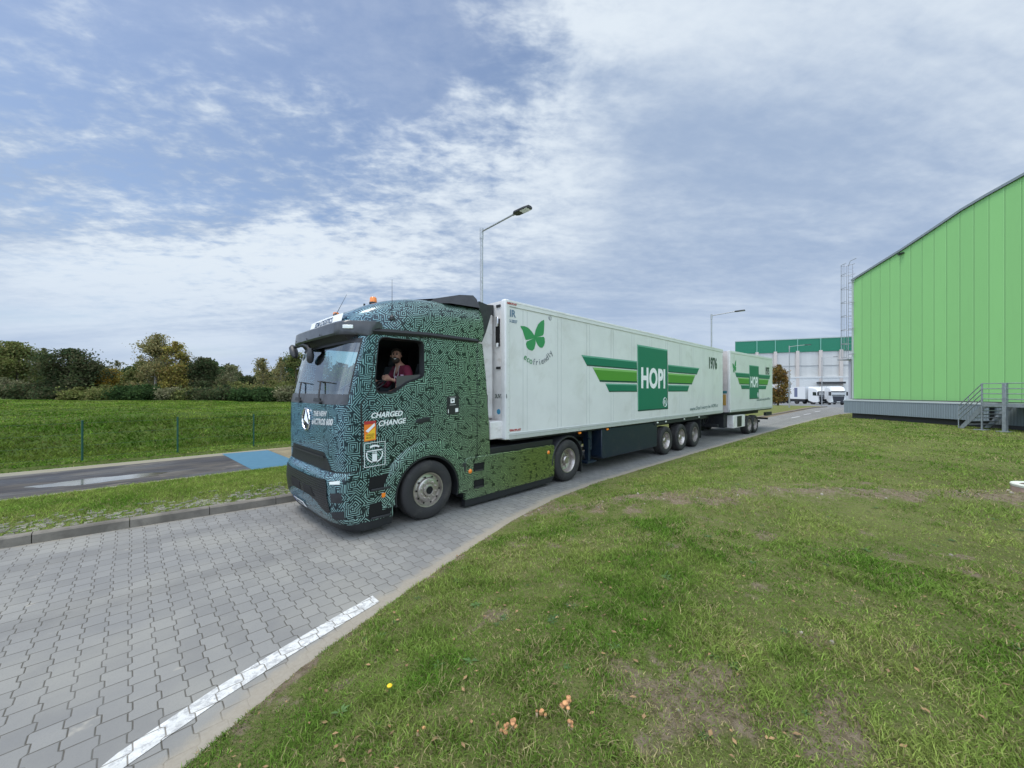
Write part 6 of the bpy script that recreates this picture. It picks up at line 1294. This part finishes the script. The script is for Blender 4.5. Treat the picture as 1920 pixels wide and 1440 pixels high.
bushes = [(8, 708, 26, GRY, 'grey-green thicket bush at the far left under the olive trees'), (58, 722, 30, DKG, 'dark bush at the foot of the ragged twin-topped tree'), (108, 728, 28, DKG, 'dark bush under the left side of the big dark tree'), (150, 726, 26, OL, 'olive bush under the right side of the big dark tree'),
          (196, 722, 26, OL, 'yellowish bush at the foot of the orange-yellow tree'), (236, 724, 26, DEN, 'dark green bush between the orange tree and the birches'), (276, 722, 28, DEN, 'dark green bush under the tallest birch'), (318, 728, 22, GRY, 'dull bush between the trunks of the two tall birches'),
          (352, 726, 22, OL, 'light olive bush right of the yellow birch'), (388, 728, 26, DKG, 'dark bush under the spire-topped tree'), (424, 722, 24, DKG, 'brownish bush under the lone tan tree'), (458, 728, 26, DEN, 'deep green bush under the low dark tree'), (500, 728, 26, DEN, 'deep green bush under the thin pair of birches'),
          (446, 716, 30, OL, 'broad yellow-olive shrub behind the deep green bushes'), (512, 714, 30, OL, 'wide tan-olive shrub behind the pair of thin birches'), (545, 724, 24, GRY, 'dull bush left of the cab front'), (590, 724, 30, DKG, 'dark bush seen low through the windscreen'), (640, 724, 30, DKG, 'dark bush low behind the windscreen wipers')]
for i, (px, tp, hw, pal, lb) in enumerate(bushes):
    tree('bush', lb, px, 33 if i not in (13, 14) else 36, tp, hw, pal, 300 + i, 5200, .11, 'bush', None, 0, .05, 'bush', 'bushes along the foot of the trees')
# a far wood that reads as one mass
rng = np.random.default_rng(5); n_ = 16000; pxs = rng.uniform(-120, 700, n_); Fs = rng.uniform(60, 75, n_); cx = (pxs - 960) / 721 * Fs
hs = rng.uniform(0, 1, n_) ** .8 * (4.6 + 1.2 * np.sin(pxs * .05) + .8 * np.sin(pxs * .13 + 1)); wx, wy = Fs * C_ + cx * S_, Fs * S_ - cx * C_
cen = np.stack([wx, wy, 1.0 + hs], -1); pal = np.array(DKG + DEN + [(.07, .07, .03)]); cl = (np.floor(pxs / 9).astype(int) % len(pal))
fw_ = leaf_mesh('distant_wood', cen, .42, pal[cl] * rng.uniform(.7, 1.3, (n_, 1)), rng); tag(fw_, kind='stuff')
tree('autumn_tree', 'small reddish-brown autumn tree behind the rear end of the short trailer', 1459, 56, 684, 17, [(.26, .14, .05), (.17, .14, .05), (.32, .19, .06), (.11, .11, .04)], 77, 8000, .13, 'tall', None, 0, .04, 'tree', None)

# grass blades: dense close by, sparser and broader farther off

def blades(name, x, y, h, w, rng, tint, two=True, zoff=-.01):
    n = len(x); z = ground(x, y) + zoff; az = rng.uniform(0, 2 * math.pi, n); ln = h * rng.uniform(.3, 1.5, n); la = rng.uniform(0, 2 * math.pi, n)
    dx, dy = np.cos(az) * w / 2, np.sin(az) * w / 2; lx_, ly_ = np.cos(la) * ln, np.sin(la) * ln
    B0 = np.stack([x - dx, y - dy, z], -1); B1 = np.stack([x + dx, y + dy, z], -1)
    M0 = np.stack([x - dx * .75 + lx_ * .3, y - dy * .75 + ly_ * .3, z + h * .6], -1); M1 = np.stack([x + dx * .75 + lx_ * .3, y + dy * .75 + ly_ * .3, z + h * .6], -1); T_ = np.stack([x + lx_, y + ly_, z + h * .92], -1)
    me = bpy.data.meshes.new(name)
    if two:
        co = np.stack([B0, B1, M1, M0, T_], 1).reshape(-1, 3); base_ = np.arange(n) * 5
        tri = np.concatenate([np.stack([base_, base_ + 1, base_ + 2], -1), np.stack([base_, base_ + 2, base_ + 3], -1), np.stack([base_ + 3, base_ + 2, base_ + 4], -1)]); k = 5
    else: co = np.stack([B0, B1, T_], 1).reshape(-1, 3); tri = np.arange(n * 3).reshape(-1, 3); k = 3
    mesh_np(me, co, tri); col_attr(me, 'tint', np.repeat(tint, k, 0)); me.materials.append(M_GRASS); o = bpy.data.objects.new(name, me); COL.objects.link(o); tag(o, kind='stuff'); return o
def tints(rng, x, y, green=1.0):
    n = len(x); f = fbm(x, y, .55, 4, 51); g = fbm(x, y, 2.5, 3, 61); v = np.clip((f * .6 + g * .4 - .36) / .28, 0, 1)[:, None]
    a = np.array([.105, .195, .030]); b_ = np.array([.235, .295, .075]); c = a * (1 - v) + b_ * v
    dry = rng.uniform(0, 1, n) < (.06 + .22 * sstep(fbm(x, y, 1.1, 3, 44), .42, .62) + .30 * bare(x, y)) * green * green; c[dry] = np.array([.30, .26, .13])
    return c * rng.uniform(.5, 1.5, (n, 1)) * (.9 + .45 * fbm(x, y, 6.0, 2, 15))[:, None]
rng = np.random.default_rng(11)
def fan(n, r0, r1, rc):
    """points around the camera's side of the lawn; density falls off with distance beyond rc"""
    k0 = (rc ** 2 - r0 ** 2) / 2 / rc ** 2; k1 = math.log(r1 / rc); u = rng.uniform(0, k0 + k1, n)
    r = np.where(u < k0, np.sqrt(r0 ** 2 + 2 * rc ** 2 * u), rc * np.exp(np.clip(u - k0, 0, 99))); a = YAW + rng.uniform(-R(105), R(105), n); return r * np.cos(a), r * np.sin(a), r
x, y, r = fan(1750000, 0.3, 46, 3.2)
b_ = bare(x, y); clump = fbm(x, y, 5.5, 2, 71)
ok = (y < near(x) - 0.03) & (x < 60) & (rng.uniform(0, 1, len(x)) < (1 - .75 * b_) * (.65 + .6 * sstep(clump, .3, .65)))
cw = Matrix.Rotation(-WA, 2); lxw = (x - c0[0]) * math.cos(WA) + (y - c0[1]) * math.sin(WA); lyw = -(x - c0[0]) * math.sin(WA) + (y - c0[1]) * math.cos(WA)
ok &= ~((lyw > -.8) & (lxw > -.7))
x, y, r = x[ok], y[ok], r[ok]; tall = fbm(x, y, 1.3, 3, 81)
h = (.022 + .028 * sstep(tall * .6 + clump[ok] * .4, .38, .66)) * rng.uniform(.5, 1.4, len(x)) * (1 + .02 * r) * (.55 + .45 * sstep(near(x) - y, .0, .5)); w = np.clip(.0016 * r, .0060, .05) * rng.uniform(.6, 1.4, len(x))
nr = r < 6
blades('lawn_grass', x[nr], y[nr], h[nr], w[nr], rng, tints(rng, x[nr], y[nr])); blades('lawn_grass', x[~nr], y[~nr], h[~nr], w[~nr], rng, tints(rng, x[~nr], y[~nr]), False)
# verge and bank
x = rng.uniform(-12, 6, 240000); y = 8.6 + rng.uniform(0, 1, 240000) * 3.4; x2 = rng.uniform(-25, 14, 260000); y2 = 16 + rng.uniform(0, 1, 260000) ** 1.3 * 24
fd = y - far(x); ok = (fd > .16) & (rng.uniform(0, 1, len(x)) < .25 + .75 * sstep(fd, .5, 1.6)) & (y < 11.93); x, y = x[ok], y[ok]
blades('verge_grass', x, y, rng.uniform(.03, .08, len(x)), rng.uniform(.008, .018, len(x)), rng, tints(rng, x, y, .5) * np.array([.95, 1.0, .85]), False)
ok = (y2 > 16.0); x, y = x2[ok], y2[ok]; hb_ = np.where((y > 18) & (y < 23.0), .10, .045) * rng.uniform(.5, 1.5, len(x)) * (1 + (y - 16) * .01)
tn = tints(rng, x, y, .45); cl = fbm(x, y, .9, 3, 91); tn *= (.48 + .48 * cl)[:, None] * np.where(((y > 18) & (y < 22.8))[:, None], np.array([.70, .80, .55]), np.where(((y > 25.5) & (y < 28.5))[:, None], np.array([.7, .82, .6]), np.array([.95, 1.05, .75])))  # shading of the bank put into blade colour: face and dip darker, top lighter
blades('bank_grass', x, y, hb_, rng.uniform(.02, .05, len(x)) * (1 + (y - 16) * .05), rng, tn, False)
# fallen cobbles of the overgrown strip behind the kerb
rc = random.Random(3); cb_ = MB()
for i in range(800):
    x_ = rc.uniform(-8, 4); q_ = min(abs(rc.gauss(0, .42)), 1.0); y_ = float(far(x_)) + .22 + q_; z_ = float(ground(x_, y_)) - .008; a_, b2 = rc.uniform(.035, .06), rc.uniform(.03, .05)
    cb_.loft([[(x_ - a_, y_ - b2, z_ - .02), (x_ + a_, y_ - b2, z_ - .02), (x_ + a_, y_ + b2, z_ - .02), (x_ - a_, y_ + b2, z_ - .02)], [(x_ - a_ * .8, y_ - b2 * .8, z_ + .018), (x_ + a_ * .8, y_ - b2 * .8, z_ + .014), (x_ + a_ * .8, y_ + b2 * .8, z_ + .02), (x_ - a_ * .8, y_ + b2 * .8, z_ + .016)]], True, True)
tag(cb_.build('cobbles', pbr('cobble_grey', (0.19, 0.18, 0.145), .9, var=.35, vscale=3)), kind='stuff')
# broad-leaved weeds and scattered stones on the lawn
lv, cl_ = [], []; wd = MB()
for i in range(170):
    a_ = YAW + rc.uniform(-R(55), R(55)); r_ = rc.uniform(2.2, 9); x_, y_ = r_ * math.cos(a_), r_ * math.sin(a_)
    if y_ > float(near(x_)) - .25: continue
    z_ = float(ground(x_, y_)); n_ = rc.randint(6, 12); L_ = rc.uniform(.03, .075)
    for k in range(n_):
        t_ = 2 * math.pi * k / n_ + rc.uniform(-.3, .3); l_ = L_ * rc.uniform(.6, 1.1); w_ = l_ * rc.uniform(.10, .18); c_, s_ = math.cos(t_), math.sin(t_); e_ = rc.uniform(.15, .7)
        wd.loft([[(x_, y_, z_ + .004), (x_, y_, z_ + .006)], [(x_ + c_ * l_ * .55 - s_ * w_, y_ + s_ * l_ * .55 + c_ * w_, z_ + l_ * e_ * .5), (x_ + c_ * l_ * .55 + s_ * w_, y_ + s_ * l_ * .55 - c_ * w_, z_ + l_ * e_ * .5)], [(x_ + c_ * l_, y_ + s_ * l_, z_ + l_ * e_ * .45), (x_ + c_ * l_, y_ + s_ * l_, z_ + l_ * e_ * .46)]], False)
tag(wd.build('broadleaf_weeds', pbr('weed_leaf', (.065, .125, .03), .75, var=.3, vscale=2)), kind='stuff')
lf_ = MB()
for i in range(520):
    a_ = YAW + rc.uniform(-R(56), R(56)); r_ = math.exp(rc.uniform(math.log(2.1), math.log(10))); x_, y_ = r_ * math.cos(a_), r_ * math.sin(a_)
    if y_ > float(near(x_)) - .02: continue
    z_ = float(ground(x_, y_)) + rc.uniform(.008, .035); t_ = rc.uniform(0, 6.28); l_ = rc.uniform(.010, .026); c_, s_ = math.cos(t_) * l_, math.sin(t_) * l_
    lf_.add([(x_ - c_, y_ - s_, z_), (x_ + s_ * .5, y_ - c_ * .5, z_ + rc.uniform(0, .008)), (x_ + c_, y_ + s_, z_ + .004), (x_ - s_ * .5, y_ + c_ * .5, z_ + rc.uniform(0, .008))], [(0, 1, 2, 3)])
tag(lf_.build('fallen_leaves', pbr('dead_leaf', (.24, .15, .07), .8, var=.5, vscale=9)), kind='stuff')
ps = MB()
for i in range(300):
    a_ = YAW + rc.uniform(-R(58), R(56)); r_ = rc.uniform(2.0, 11)
    if i < 70:                                    # most lie on the bare ridge
        x_ = rc.uniform(4.4, 11.5); y_ = 9.6 - x_ + rc.gauss(0, .35)
    else: x_, y_ = r_ * math.cos(a_), r_ * math.sin(a_)
    if y_ > float(near(x_)) - .06 or (i >= 70 and float(bare(np.array([x_]), np.array([y_]))[0]) < .35): continue
    z_ = float(ground(x_, y_)); s_ = rc.uniform(.006, .022) * (1.5 if i < 14 else 1); q_ = [(x_ + s_ * rc.uniform(.7, 1.2) * math.cos(t_), y_ + s_ * rc.uniform(.6, 1.1) * math.sin(t_)) for t_ in np.linspace(0, 2 * math.pi, 7)[:-1]]
    ps.loft([[(p[0], p[1], z_ - .01) for p in q_], [(p[0], p[1], z_ + s_ * .4) for p in q_], [(x_ + (p[0] - x_) * .5, y_ + (p[1] - y_) * .5, z_ + s_ * .8) for p in q_]], True, True)
tag(ps.build('stones', pbr('stone_pale', (.30, .27, .215), .85, var=.35, vscale=4), smooth=50), kind='stuff')
